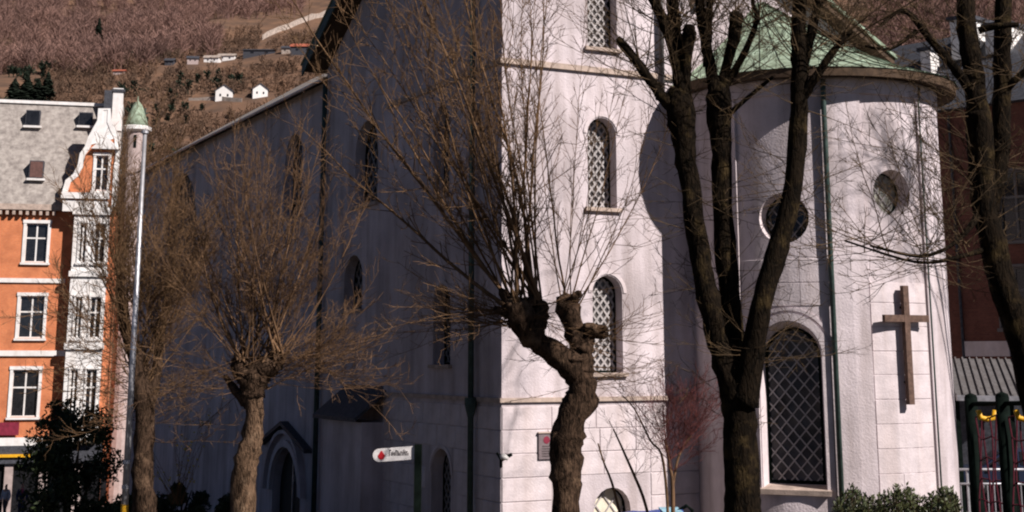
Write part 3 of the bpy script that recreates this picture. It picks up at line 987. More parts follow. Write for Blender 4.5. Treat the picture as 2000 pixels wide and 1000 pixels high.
# corner camera
zc = face_T(982, 892)[1]
cc = empty("security_camera", K + Matrix.Rotation(AZ, 3, 'Z') @ Vector((-.02, -.02, zc)), AZ)
tag(cc, "small white camera on a forked dark bracket at the tower corner", "camera")
mb = MB(); mb.tube([(0, 0, -.22), (-.06, -.12, -.06), (.12, -.30, .07)], [.035, .045, .04], 6); mb.build("bracket", M['dark'], cc)
mb = MB(); mb.tube([(-.06, -.12, -.06), (-.18, -.14, .10)], [.03, .025], 6); mb.build("arm", M['dark'], cc)
mb = MB(); mb.tube([(-.10, -.16, .0), (-.04, -.2, .02), (.06, -.24, -.02)], [.05, .07, .05], 8); mb.build("housing", M['white'], cc, smooth=True)

# ================================================================ ORANGE BRICK HOUSE, far left
BA = R(14.0)
RB = Vector((-26.9, 96.0, -5.1))
house = empty("brick_house", RB, BA)
tag(house, "orange brick town house with white window surrounds and curved dutch gable", "house")
cb, sb = math.cos(BA), math.sin(BA)
def B_at(x, y, p=0.0):
    d0 = CO - RB; d = ray(x, y)
    ol = Vector((d0.x * cb + d0.y * sb, -d0.x * sb + d0.y * cb, d0.z)); dl = Vector((d.x * cb + d.y * sb, -d.x * sb + d.y * cb, d.z))
    k = (-p - ol.y) / dl.y
    q = ol + dl * k
    return q.x, q.z
def bu(x, y, p=0.0): return B_at(x, y, p)[0]
def bv(x, y, p=0.0): return B_at(x, y, p)[1]
fB = lambda u, v, d: Vector((u, d, v))
BL, BRt = -16.0, .4
zcor = bv(60, 408)
wins = []
for (x0, x1, y0, y1) in ((49, 93, 436, 512), (37, 86, 578, 660), (22, 75, 722, 814)):
    wins.append((bu(x0, (y0 + y1) / 2), bu(x1, (y0 + y1) / 2), bv(60, y1), bv(60, y0)))
    wins.append((wins[-1][0] - 3.4, wins[-1][1] - 3.4, wins[-1][2], wins[-1][3]))
    wins.append((wins[-1][0] - 3.4, wins[-1][1] - 3.4, wins[-1][2], wins[-1][3]))
zshop = bv(60, 862)
mb = MB()
wall(mb, [(BL, zshop), (BRt, zshop), (BRt, zcor), (BL, zcor)], [[(a, c), (b, c), (b, d), (a, d)] for a, b, c, d in wins], fB, .22)
mb.poly([(BRt, 0, -1), (BRt, 11, -1), (BRt, 11, zcor), (BRt, 0, zcor)])
mb.build("wall", M['orange'], house)
def sash(a, b, c, d, parent, p=.0, wm=None, sur=.16):
    wm = wm or M['white']
    """white surround, dark panes, glazing bars in one window"""
    mb = MB(); e = sur
    y0, y1 = -p - .07, -p - .004
    mb.box(a - e, a + .03, y0, y1, c - .02, d); mb.box(b - .03, b + e, y0, y1, c - .02, d)
    mb.box(a - e - .04, b + e + .04, y0 - .03, y1, d + .002, d + e + .06)
    win = mb.build("window", wm, parent)
    mb = MB(); mb.box(a - e - .06, b + e + .06, y0 - .09, y1, c - .17, c - .03); mb.build("sill", wm, win)
    cx = (a + b) / 2; tr = c + (d - c) * .62
    mb = MB()
    yb0, yb1 = -p + .10, -p + .16
    mb.box(cx - .05, cx + .05, yb0, yb1, c, d); mb.box(a, b, yb0 - .003, yb1, tr - .05, tr + .05)
    mb.box(a, a + .07, yb0 - .005, yb1, c, d); mb.box(b - .07, b, yb0 - .005, yb1, c, d)
    mb.box(a + .07, b - .07, yb0 - .006, yb1, c, c + .07); mb.box(a + .07, b - .07, yb0 - .006, yb1, d - .07, d)
    mb.build("glazing_bars", wm, win)
    for (u0, u1, v0, v1) in ((a + .07, cx - .05, c + .07, tr - .05), (cx + .05, b - .07, c + .07, tr - .05), (a + .07, cx - .05, tr + .05, d - .07), (cx + .05, b - .07, tr + .05, d - .07)):
        mb = MB(); j = rnd.uniform(-.02, .02)
        mb.poly([(u0, yb1 - .01 + j, v0), (u1, yb1 - .01 - j, v0), (u1, yb1 - .01 - j, v1), (u0, yb1 - .01 + j, v1)])
        mb.build("pane", M['glass'], win)
    return win
for a, b, c, d in wins: sash(a, b, c, d, house)
# bands, cornice
for yy, h, pr in ((548, .28, .12), (690, .35, .14), (862, .5, .18)):
    z = bv(60, yy)
    mb = MB(); mb.box(BL, bu(128, yy) - .02, -pr, -.003, z - h / 2, z + h / 2); mb.build("string_course", M['white'], house)
mb = MB(); mb.box(BL, bu(125, 405), -.45, -.003, zcor - .1, zcor + .28); mb.build("cornice", M['sandstone'], house)
u = BL + .2
while u < bu(122, 405) - .3:
    mb = MB(); mb.box(u, u + .18, -.38, -.004, zcor - .42, zcor - .105); mb.build("corbel", M['sandstone'], house); u += .42
# mansard roof
zr = bv(60, 203, -3.2)
mb = MB()
mb.hexa([(BL, -.35, zcor + .29), (BRt, -.35, zcor + .29), (BRt, 9.5, zcor + .29), (BL, 9.5, zcor + .29), (BL, 3.2, zr), (BRt, 3.2, zr), (BRt, 6.4, zr), (BL, 6.4, zr)])
mb.build("roof", M['slate_grey'], house)
mb = MB(); mb.box(BL, BRt, 3.05, 6.5, zr + .003, zr + .22); mb.build("ridge_capping", M['white'], house)
def roof_y(z): return -.35 + (z - zcor - .29) / (zr - zcor - .29) * 3.55
for (x0, x1, y0, y1, mm) in ((46, 74, 216, 246, 'glass'), (150, 177, 216, 242, 'glass'), (61, 89, 316, 350, 'brown')):
    pp = -1.0 if y0 > 300 else -2.4
    a, b = bu(x0, 300, pp), bu(x1, 300, pp); c, d = bv(60, y1, pp), bv(60, y0, pp)
    mb = MB()
    mb.prism([(a, roof_y(c) - .25, c), (a, roof_y(c) - .25, d), (a, roof_y(d) + .25, d), (a, roof_y(c) + .1, c)], (b - a, 0, 0))
    dm = mb.build("roof_window", M['slate'], house)
    mb = MB(); mb.box(a - .12, b + .12, roof_y(c) - .42, roof_y(c) - .02, c - .16, c - .02); mb.build("sill", M['white'], dm)
    mb = MB(); mb.box(a + .06, b - .06, roof_y(c) - .28, roof_y(c) - .252, c + .06, d - .06); mb.build("pane", M[mm], dm)
# bay with dutch gable
bp = .9
by0, by1 = bu(134, 600, bp), bu(204, 600, bp)
zb_top = bv(160, 420, bp)
mb = MB()
rows_ = ((436, 512), (580, 660), (722, 814))
holes = []
for (y0, y1) in rows_:
    for (x0, x1) in ((146, 161), (176, 198)):
        holes.append((bu(x0, 600, bp), bu(x1, 600, bp), bv(170, y1, bp), bv(170, y0, bp)))
wall(mb, [(by0, zshop), (by1, zshop), (by1, zb_top), (by0, zb_top)], [[(a, c), (b, c), (b, d), (a, d)] for a, b, c, d in holes], lambda u, v, d: Vector((u, d - bp, v)), .22)
for xx in (by0, by1):
    mb.poly([(xx, -bp, zshop), (xx, 0, zshop), (xx, 0, zb_top), (xx, -bp, zb_top)])
mb.build("bay_wall", M['white'], house)
for a, b, c, d in holes: sash(a, b, c, d, house, p=bp, sur=.08)
for yy, h in ((535, .35), (676, .4), (835, .4), (412, .5)):
    z = bv(170, yy, bp)
    mb = MB(); mb.box(by0 - .12, by1 + .12, -bp - .16, -bp - .003, z - h / 2, z + h / 2); mb.build("string_course", M['white'], house)
gp = .7
GO = [(122, 402), (122, 372), (128, 352), (143, 340), (152, 322), (156, 300), (166, 286), (172, 268), (182, 250), (190, 236), (192, 212), (216, 212), (218, 236), (226, 252), (234, 268), (236, 300), (232, 330), (228, 402)]
GO3 = [(bu(x, y, gp), bv(x, y, gp)) for x, y in GO]
gw = (bu(186, 330, gp), bu(212, 330, gp), bv(200, 372, gp), bv(200, 304, gp))
mb = MB()
gwh = [(gw[0], gw[2]), (gw[1], gw[2]), (gw[1], gw[3]), (gw[0], gw[3])]
wall(mb, GO3[::-1], [gwh], lambda u, v, d: Vector((u, d - gp, v)), .22)
i0 = len(mb.v); n = len(GO3)
for k in range(n):
    (a, b), (c, d) = GO3[k], GO3[(k + 1) % n]
    mb.poly([(a, -gp, b), (c, -gp, d), (c, -gp + .45, d), (a, -gp + .45, b)])
mb.poly([(a, -gp + .45, b) for a, b in GO3])
mb.build("gable_wall", M['orange'], house)
mb = MB()                                     # white coping following the curves
cx_ = bu(204, 320, gp)
for k in range(n - 1):
    (a, b), (c, d) = GO3[k], GO3[k + 1]
    tI = lambda u, v: (u + (cx_ - u) * min(.95, .34 / max(.35, abs(cx_ - u))), v - .12)
    i1, i2 = tI(a, b), tI(c, d)
    mb.hexa([(a, -gp - .10, b), (c, -gp - .10, d), (i2[0], -gp - .10, i2[1]), (i1[0], -gp - .10, i1[1]), (a, -gp - .003, b), (c, -gp - .003, d), (i2[0], -gp - .003, i2[1]), (i1[0], -gp - .003, i1[1])])
mb.build("coping", M['white'], house)
zt_ = bv(200, 296, gp)                        # white upper field above the pediment
up_ = [p for p in GO3 if p[1] > zt_]
mb = MB(); mb.prism([(a, -gp - .055, b) for a, b in up_], (0, .05, 0)); mb.build("gable_field", M['white'], house)
mb = MB()
a, b = bu(178, 290, gp), bu(234, 290, gp); zp0, zp1 = bv(200, 292, gp), bv(200, 266, gp)
mb.prism([(a, -gp - .42, zp0), (b, -gp - .42, zp0), ((a + b) / 2, -gp - .42, zp1)], (0, .3, 0))
mb.build("pediment", M['white'], house)
sash(*gw, house, p=gp, sur=.14)
z = bv(170, 385, gp)
mb = MB(); mb.box(bu(120, 385, gp), bu(214, 385, gp), -gp - .5, -gp - .12, z - .15, z + .25); mb.build("balcony_ledge", M['white'], house)
z = bv(170, 398, gp)
mb = MB(); mb.box(bu(124, 385, gp), bu(212, 385, gp), -gp - .35, -gp - .125, z - .55, z + .20); mb.build("balcony_apron", M['white'], house)
# chimney at the gable top
a, b = bu(220, 200, -.2), bu(240, 200, -.2); c, d = bv(230, 255, -.2), bv(230, 172, -.2)
mb = MB(); mb.box(a, b, .2, 1.0, c, d); ch = mb.build("chimney", M['white'], house)
mb = MB(); mb.box(a - .1, b + .1, .1, 1.1, d - .25, d - .08); mb.build("cap", M['slate'], ch)
a, b = bu(203, 200, -2.2), bu(220, 200, -2.2)
mb = MB(); mb.box(a, b, 2.2, 3.0, bv(210, 230, -2.2), bv(210, 176, -2.2)); mb.build("chimney", M['slate'], house)
# corner turret with copper cap
tu, tz0, tz1 = bu(264, 290, -3.5), bv(264, 345, -3.5), bv(264, 255, -3.5)
mb = MB(); mb.lathe((tu, 4.2, 0), [(.75, -1), (.75, tz1)], 14); tr_ = mb.build("turret", M['turret'], house)
mb = MB(); mb.lathe((tu, 4.2, tz1), [(.8, -.05), (1.05, .1), (1.05, .32), (.9, .4)], 14); mb.build("cornice", M['white'], tr_)
mb = MB(); hh = bv(264, 192, -3.5) - tz1; mb.lathe((tu, 4.2, tz1 + .4), [(.88, 0), (.72, hh * .18), (.55, hh * .42), (.3, hh * .68), (.06, hh * .8), (.03, hh * .95)], 14); mb.build("copper_cap", M['copper'], tr_, smooth=True)
mb = MB(); mb.box(tu - .12, tu + .06, 3.42, 3.48, tz1 - 1.2, tz1 - .3); mb.build("slit", M['dark'], tr_)
mb = MB(); mb.tube([(tu + .45, 4.1, tz1 + .5), (tu + .55, 4.1, tz1 + hh * .75)], .05, 6); mb.tube([(tu + .3, 4.1, tz1 + hh * .55), (tu + .75, 4.1, tz1 + hh * .6)], .04, 6); mb.build("finial", M['copper_dark'], tr_)
# ground floor shop
mb = MB(); mb.box(BL, by1 + .4, -.3, .3, bv(40, 905), zshop - .26); mb.build("shop_fascia", M['slate'], house)
mb = MB(); z = bv(40, 890, .4); mb.box(bu(-60, 890, .4), bu(72, 890, .4), -.46, -.31, z - .09, z + .09); mb.build("sign_strip", M['yellow'], house)
mb = MB(); mb.box(bu(-30, 838, .3), bu(37, 838, .3), -.34, -.25, bv(20, 850, .3), bv(20, 825, .3)); mb.build("sign_panel", M['maroon'], house)
u = BL
while u < by1:
    mb = MB(); mb.box(u, u + .5, -.1, .3, -.3, bv(40, 905) - .01); mb.build("pier", M['turret'], house)
    mb = MB(); mb.box(u + .52, u + 2.08, .16, .2, .3, bv(40, 905) - .02); mb.build("shop_window", M['glass'], house)
    mb = MB(); mb.box(u + .52, u + 2.08, .0, .25, -.3, .29); mb.build("stall_riser", M['slate'], house)
    u += 2.1

# ================================================================ DARK BRICK BUILDING, right
DA = R(-46.0)
RD = Vector((18.4, 62.5, 0))
blk = empty("brick_building", RD, DA)
tag(blk, "dark red brick building with slate roof behind the apse", "building")
cb2, sb2 = math.cos(DA), math.sin(DA)
def D_at(x, y, p=0.0):
    d0 = CO - RD; d = ray(x, y)
    ol = Vector((d0.x * cb2 + d0.y * sb2, -d0.x * sb2 + d0.y * cb2, d0.z)); dl = Vector((d.x * cb2 + d.y * sb2, -d.x * sb2 + d.y * cb2, d.z))
    k = (-p - ol.y) / dl.y
    q = ol + dl * k
    return q.x, q.z
zE = D_at(1950, 205)[1]
DL, DR_ = -7.0, 9.0
dw = []
for (x0, x1, y0, y1) in ((1956, 2010, 330, 470), (1956, 2010, 520, 640)):
    a, c = D_at(x0, y1); b, d = D_at(x1, y0)
    dw += [(a, b, c, d), (a + 2.4, b + 2.4, c, d)]
mb = MB()
wall(mb, [(DL, -.5), (DR_, -.5), (DR_, zE), (DL, zE)], [[(a, c), (b, c), (b, d), (a, d)] for a, b, c, d in dw], fB, .2)
mb.poly([(DR_, 0, -.5), (DR_, 12, -.5), (DR_, 12, zE), (DR_, 0, zE)])
mb.poly([(DL, 0, -.5), (DL, 12, -.5), (DL, 12, zE), (DL, 0, zE)])
mb.build("wall", M['brick_dark'], blk)
for a, b, c, d in dw: sash(a, b, c, d, blk, sur=.05, wm=M['roof_metal'])
a, z0 = D_at(1882, 696); b, z1 = D_at(1972, 666)
mb = MB(); mb.box(a, b, -.09, -.003, z0, z1); mb.build("stone_band", M['stone'], blk)
a = D_at(1872, 500)[0]
mb = MB(); mb.tube([(a, -.1, zE - .2), (a, -.1, 0)], .06, 8); mb.build("downpipe", M['slate'], blk)
mb = MB()
rz = D_at(1900, 40)[1] + 1.2
mb.hexa([(DL - .4, -.6, zE), (DR_ + .4, -.6, zE), (DR_ + .4, 12.6, zE), (DL - .4, 12.6, zE), (DL - .4, 5.4, zE + 4.6), (DR_ + .4, 5.4, zE + 4.6), (DR_ + .4, 6.6, zE + 4.6), (DL - .4, 6.6, zE + 4.6)])
mb.build("roof", M['slate'], blk)
def dy(z): return -.6 + (z - zE) / 4.6 * 6.0
for (x0, x1, y0, y1, nm) in ((1838, 1870, 28, 112, "chimney"), (1800, 1816, 98, 150, "chimney"), (1904, 1944, 40, 100, "dormer")):
    a, c = D_at(x0, y1, -2.0); b, d = D_at(x1, y0, -2.0)
    mb = MB()
    mb.box(a, b, dy(c) - .2, dy(c) + 2.2, c, d)
    o = mb.build(nm, M['white'], blk)
    mb = MB(); mb.box(a - .12, b + .12, dy(c) - .32, dy(c) + 2.3, d + .003, d + .18); mb.build("cap", M['slate'], o)
# ================================================================ canopy with grey metal roof
c0 = at(1862, 706, 50.0)
can = empty("canopy", (13.4, 46.6, 0))
tag(can, "open shelter with grey seamed metal roof beside the apse", "shelter")
def cl(P): return Vector(P) - Vector(can.location)
pA, pB_ = cl(at(1866, 772, 46.0)), cl(at(2090, 776, 45.0))
pC, pD_ = cl(at(1850, 700, 51.5)), cl(at(2075, 800, 51.5))
pD_ = pB_ + (pC - pA); pD_.z = pB_.z + (pC.z - pA.z)
slope_top = [pA, pB_, pD_, pC]
N = 14
for k in range(N):
    q = [pA.lerp(pB_, k / N), pA.lerp(pB_, (k + 1) / N), pC.lerp(pD_, (k + 1) / N), pC.lerp(pD_, k / N)]
    mb = MB(); dn = Vector((0, 0, -.05))
    mb.hexa([p + dn for p in q] + q)
    e = (pB_ - pA).normalized() * .05
    s_ = [q[0], q[0] + e, q[3] + e, q[3]]
    mb.hexa([p + Vector((0, 0, .001)) for p in s_] + [p + Vector((0, 0, .06)) for p in s_])
    mb.build("roof_sheet", M['roof_metal'], can)
mb = MB(); e = (pB_ - pA)
mb.obox(pA + Vector((0, -.16, -.16)), e, Vector((0, .14, 0)), Vector((0, 0, .17))); mb.build("gutter", M['metal'], can)
for k in (0.02, .5, .98):
    p = pA.lerp(pB_, k); mb = MB(); mb.box(p.x - .07, p.x + .07, p.y + .1, p.y + .24, -.1, p.z - .06); mb.build("post", M['dark'], can)
mb = MB(); q = [pC + Vector((0, -.1, -.06)), pD_ + Vector((0, -.1, -.06))]
mb.hexa([(q[0].x, q[0].y, 0), (q[1].x, q[1].y, 0), (q[1].x, q[1].y + .1, 0), (q[0].x, q[0].y + .1, 0), q[0], q[1], q[1] + Vector((0, .1, 0)), q[0] + Vector((0, .1, 0))])
mb.build("back_wall", M['slate'], can)

# ================================================================ VEHICLES
def make_car(name, label, paint, loc, rz, group=None):
    root = empty(name, loc, rz)
    tag(root, label, "car", group)
    # side profile, front towards -x
    prof = [(-2.1, .35), (-2.12, .62), (-2.0, .78), (-1.1, .93), (-.45, 1.36), (.0, 1.45), (.75, 1.44), (1.45, 1.22), (1.95, .98), (2.1, .92), (2.12, .55), (2.05, .35)]
    secs = [(-.86, .0, .92), (-.84, .0, .97), (-.70, .05, 1.0), (.70, .05, 1.0), (.84, .0, .97), (.86, .0, .92)]
    mb = MB(); n = len(prof)
    for (yy, up, sc) in secs:
        for (x, z) in prof:
            k = smooth01(.9, 1.4, z)
            y2 = yy * (1 - .22 * k)
            mb.v.append((x * sc, y2, .35 + (z - .35) * (sc * .5 + .5)))
    for i in range(len(secs) - 1):
        for k in range(n):
            k2 = (k + 1) % n
            mb.f.append((i * n + k, i * n + k2, (i + 1) * n + k2, (i + 1) * n + k))
    mb.f.append(tuple(range(n))); mb.f.append(tuple((len(secs) - 1) * n + k for k in reversed(range(n))))
    mb.build("body", paint, root, smooth=False)
    for sg in (-1, 1):
        mb = MB()
        q = [(-.95, .98), (-.40, 1.32), (.05, 1.40), (.05, .98)]
        mb.poly([(x, sg * (.865 * (1 - .22 * smooth01(.9, 1.4, z)) + .004), z) for x, z in q]); mb.build("side_window", M['glass'], root)
        mb = MB()
        q = [(.12, .98), (.12, 1.40), (.72, 1.39), (1.3, 1.2), (1.4, 1.02)]
        mb.poly([(x, sg * (.865 * (1 - .22 * smooth01(.9, 1.4, z)) + .004), z) for x, z in q]); mb.build("side_window", M['glass'], root)
        for wx in (-1.3, 1.3):
            mb = MB(); mb.tube([(wx, sg * .66, .32), (wx, sg * .88, .32)], .32, 18); wh = mb.build("wheel", M['tyre'], root)
            mb = MB(); mb.tube([(wx, sg * .881, .32), (wx, sg * .895, .32)], .2, 14); mb.build("rim", M['metal'], wh)
        mb = MB(); mb.box(-2.1, -1.98, sg * .55 - .16, sg * .55 + .16, .64, .76); mb.build("headlight", M['sign_white'], root)
        mb = MB(); mb.box(2.02, 2.11, sg * .6 - .14, sg * .6 + .14, .72, .88); mb.build("tail_light", M['red'], root)
        mb = MB(); mb.tube([(-.75, sg * .86, 1.0), (-.7, sg * 1.02, 1.04), (-.68, sg * 1.03, 1.06)], [.05, .08, .05], 6); mb.build("mirror", paint, root)
    mb = MB(); mb.poly([(-1.05, -.70, .965), (-1.05, .70, .965), (-.48, .60, 1.355), (-.48, -.60, 1.355)]); mb.build("windscreen", M['glass'], root)
    mb = MB(); mb.poly([(1.50, -.6, 1.215), (1.50, .6, 1.215), (1.92, .68, 1.02), (1.92, -.68, 1.02)]); mb.build("rear_window", M['glass'], root)
    return root
q = at(185, 986, 60)
make_car("parked_car", "dark car parked in front of the evergreen bush, only its roof showing", M['car_dark'], (q.x, 60, q.z - 1.44), R(8))
q = at(1950, 880, 50)
make_car("parked_car", "dark blue car parked under the grey metal shelter", M['car_blue'], (q.x + .4, 50.0, q.z - 1.44 + .05), R(-6))

# ================================================================ LAMP POLE, SIGN, FENCE, CLIMBING NET, TRAILER
Y = 33.0
top = at(283, 262, Y); base_z = ground_z(top.x, Y)
lp = empty("lamp_post", (top.x, Y, base_z))
tag(lp, "slender tall grey steel pole in front of the bare trees at left", "pole")
h = top.z - base_z
mb = MB(); mb.tube([(0, 0, 0), (0, 0, h * .5), (0, 0, h)], [.085, .065, .045], 10); mb.build("shaft", M['metal'], lp, smooth=True)
mb = MB(); mb.lathe((0, 0, h), [(.05, 0), (.085, .02), (.085, .07), (.03, .11)], 10); mb.build("cap", M['metal'], lp)
zy = at(240, 994, Y).z - base_z
mb = MB(); mb.lathe((0, 0, zy - .08), [(.086, 0), (.086, .17)], 10); mb.build("band", M['yellow'], lp)
for dz in (.42, .95):
    mb = MB(); mb.lathe((0, 0, zy + dz), [(.082, 0), (.092, .01), (.092, .08), (.082, .09)], 10); mb.build("clamp", M['metal'], lp)
# finger sign
Y = 29.0
P = at(817, 868, Y); bz = ground_z(P.x, Y)
sg_ = empty("finger_sign", (P.x, Y, bz))
tag(sg_, "white finger sign with red emblem on a dark post", "sign")
h = P.z - bz
mb = MB(); mb.box(-.07, .07, -.07, .07, 0, h); mb.build("post", M['dark'], sg_)
a = at(809, 873, Y) - Vector((P.x, Y, bz)); b = at(728, 900, Y) - Vector((P.x, Y, bz))
L_ = a.x - b.x
zm_, hh = (at(765, 886, Y).z - bz), .25
arm = MB()
pts = [(a.x, -.02, zm_ + hh / 2 + .02), (a.x, -.02, zm_ - hh / 2 + .02)]
for k in range(9):
    th = -math.pi / 2 - math.pi * k / 8
    pts.append((b.x + hh / 2 + hh / 2 * math.cos(th) * 1.0, -.02, zm_ - .03 + hh / 2 * math.sin(th)))
arm.prism(pts, (0, .04, 0))
ar_ = arm.build("arm", M['sign_white'], sg_)
cx = b.x + .17; cz = zm_ - .03
mb = MB(); mb.prism([(cx + .07 * math.cos(t * .5236) * (1 if math.sin(t * .5236) < .2 else .55), -.027, cz + .085 * math.sin(t * .5236)) for t in range(12)], (0, .006, 0)); mb.build("emblem", M['red'], ar_)
gl = MB()                                       # lettering too small to read: dark letter strokes in a row
x_ = cx + .15
for k, (lw, lh) in enumerate(((.05, .12), (.04, .08), (.038, .11), (.024, .08), (.04, .08), (.038, .11), (.04, .08))):
    z_ = zm_ - .045 + (x_ - cx) * .03
    gl.box(x_, x_ + .012, -.026, -.0205, z_, z_ + lh)
    gl.box(x_ + .018, x_ + lw - .012, -.026, -.0205, z_ + lh * (.42 if k % 2 else .8), z_ + lh * (.42 if k % 2 else .8) + .018)
    gl.box(x_ + lw - .010, x_ + lw + .004, -.026, -.0205, z_, z_ + lh * (.9 if k % 3 else .6))
    x_ += lw + .017
gl.build("lettering", M['ink'], ar_)
# fence rails
Y = 38.0
fa, fb = at(1798, 917, Y), at(2070, 913, Y)
fe = empty("metal_fence", (fa.x, Y, 0))
tag(fe, "low grey metal railing between hedge and parked car", "fence")
Lf = fb.x - fa.x; zt_ = fa.z; zl_ = at(1900, 945, Y).z
mb = MB(); mb.tube([(0, 0, zt_), (Lf, 0, zt_)], .035, 8); mb.build("rail", M['metal'], fe, smooth=True)
mb = MB(); mb.tube([(0, 0, zl_), (Lf, 0, zl_)], .03, 8); mb.build("rail", M['metal'], fe, smooth=True)
for k in range(4):
    mb = MB(); x_ = .03 + (Lf - .06) * k / 3; mb.tube([(x_, 0.05, ground_z(fa.x, Y) - .05), (x_, 0.05, zt_ + .02)], .032, 8); mb.build("post", M['metal'], fe)
x_ = 1.0
while x_ < Lf - .1:
    mb = MB(); mb.tube([(x_, 0, ground_z(fa.x, Y)), (x_, 0, zl_ - .03)], .014, 6); mb.build("baluster", M['metal'], fe)
    x_ += .17
# climbing net
Y = 27.0
p1, p2, p3 = at(1896, 776, Y), at(1957, 774, Y - 1.6), at(2045, 772, Y - 3.0)
cn = empty("climbing_net", (p1.x, Y, ground_z(p1.x, Y)))
tag(cn, "playground climbing net of dark red ropes between dark green posts", "climbing frame")
oc = Vector(cn.location)
for p in (p1, p2, p3):
    q = p - oc
    mb = MB(); mb.tube([(q.x, q.y, -.6), (q.x, q.y, q.z)], .115, 12); po = mb.build("post", M['dark'], cn, smooth=True)
    mb = MB(); mb.lathe((q.x, q.y, q.z), [(.115, .001), (.10, .04), (.03, .07)], 12); mb.build("cap", M['dark'], po)
tops = [p - oc for p in (p1, p2, p3)]
for a, b in ((tops[0], tops[1]), (tops[1], tops[2])):
    mb = MB(); mb.tube([a - Vector((0, 0, .12)), b - Vector((0, 0, .12))], .04, 8); mb.build("crossbar", M['dark'], cn)
    c = a.lerp(b, .5) - Vector((0, 0, .33))
    mb = MB(); e = (b - a).normalized() * .15 if (b - a).length else Vector((.1, 0, 0))
    sx = Vector((.15, 0, 0))
    mb.tube([c - sx + Vector((0, 0, .10)), c - sx * .8 - Vector((0, 0, .03)), c - Vector((0, 0, .06)), c + sx * .8 - Vector((0, 0, .03)), c + sx + Vector((0, 0, .10))], .05, 8)
    mb.build("yellow_holder", M['yellow'], cn, smooth=True)
    mb = MB(); gg = random.Random(4)
    nU, nV = 5, 8
    H_ = 2.9
    def rp(i, j):
        f = .12 + .76 * i / nU
        sag = math.sin(math.pi * i / nU) * .08 * math.sin(math.pi * j / nV)
        return a.lerp(b, f) + Vector((.04 * math.sin(i * 2.1 + j), sag, -.35 - H_ * j / nV + .04 * math.sin(j * 1.7 + i * 2)))
    for i in range(nU + 1): mb.tube([rp(i, j) for j in range(nV + 1)], .016, 5)
    for j in range(nV + 1): mb.tube([rp(i, j) for i in range(nU + 1)], .014, 5)
    mb.build("rope_net", M['red_rope'], cn)
# covered trailer at the bottom edge
Y = 30.0
q0, q1 = at(1205, 1001, Y), at(1332, 994, Y)
bz = ground_z(q0.x, Y)
trl = empty("covered_trailer", ((q0.x + q1.x) / 2, Y, bz))
tag(trl, "small trailer under a blue and white tarpaulin at the bottom edge", "trailer")
hw = (q1.x - q0.x) / 2; ht = q0.z - bz
mb = MB(); n = 8
for k in range(n + 1):
    for j in range(5):
        x = -hw + 2 * hw * k / n; y = -.45 + .9 * j / 4
        mb.v.append((x, y, ht + .06 * k / n - .05 * (abs(j - 2) / 2) ** 2 + .015 * math.sin(k * 2.3 + j)))
for k in range(n):
    for j in range(4):
        a = k * 5 + j; mb.f.append((a, a + 5, a + 6, a + 1))
mb.box(-hw + .01, hw - .01, -.44, .44, .45, ht - .075)
mb.build("cover", M['blue_tarp'], trl)
mb = MB(); mb.box(hw * .35, hw * .95, -.47, .47, ht - .02, ht + .06); mb.build("cover_flap", M['cyan_tarp'], trl)
mb = MB(); mb.box(-hw, hw, -.4, .4, .3, .44); mb.build("chassis", M['dark'], trl)
for sy in (-1, 1):
    mb = MB(); mb.tube([(0, sy * .5, .28), (0, sy * .62, .28)], .28, 14); mb.build("wheel", M['tyre'], trl)
mb = MB(); mb.tube([(hw * .8, 0, ht), (hw + .08, -.1, ht + .14), (hw + .2, 0, ht + .05), (hw + .22, 0, .5)], .035, 7); mb.build("handle", M['dark'], trl)

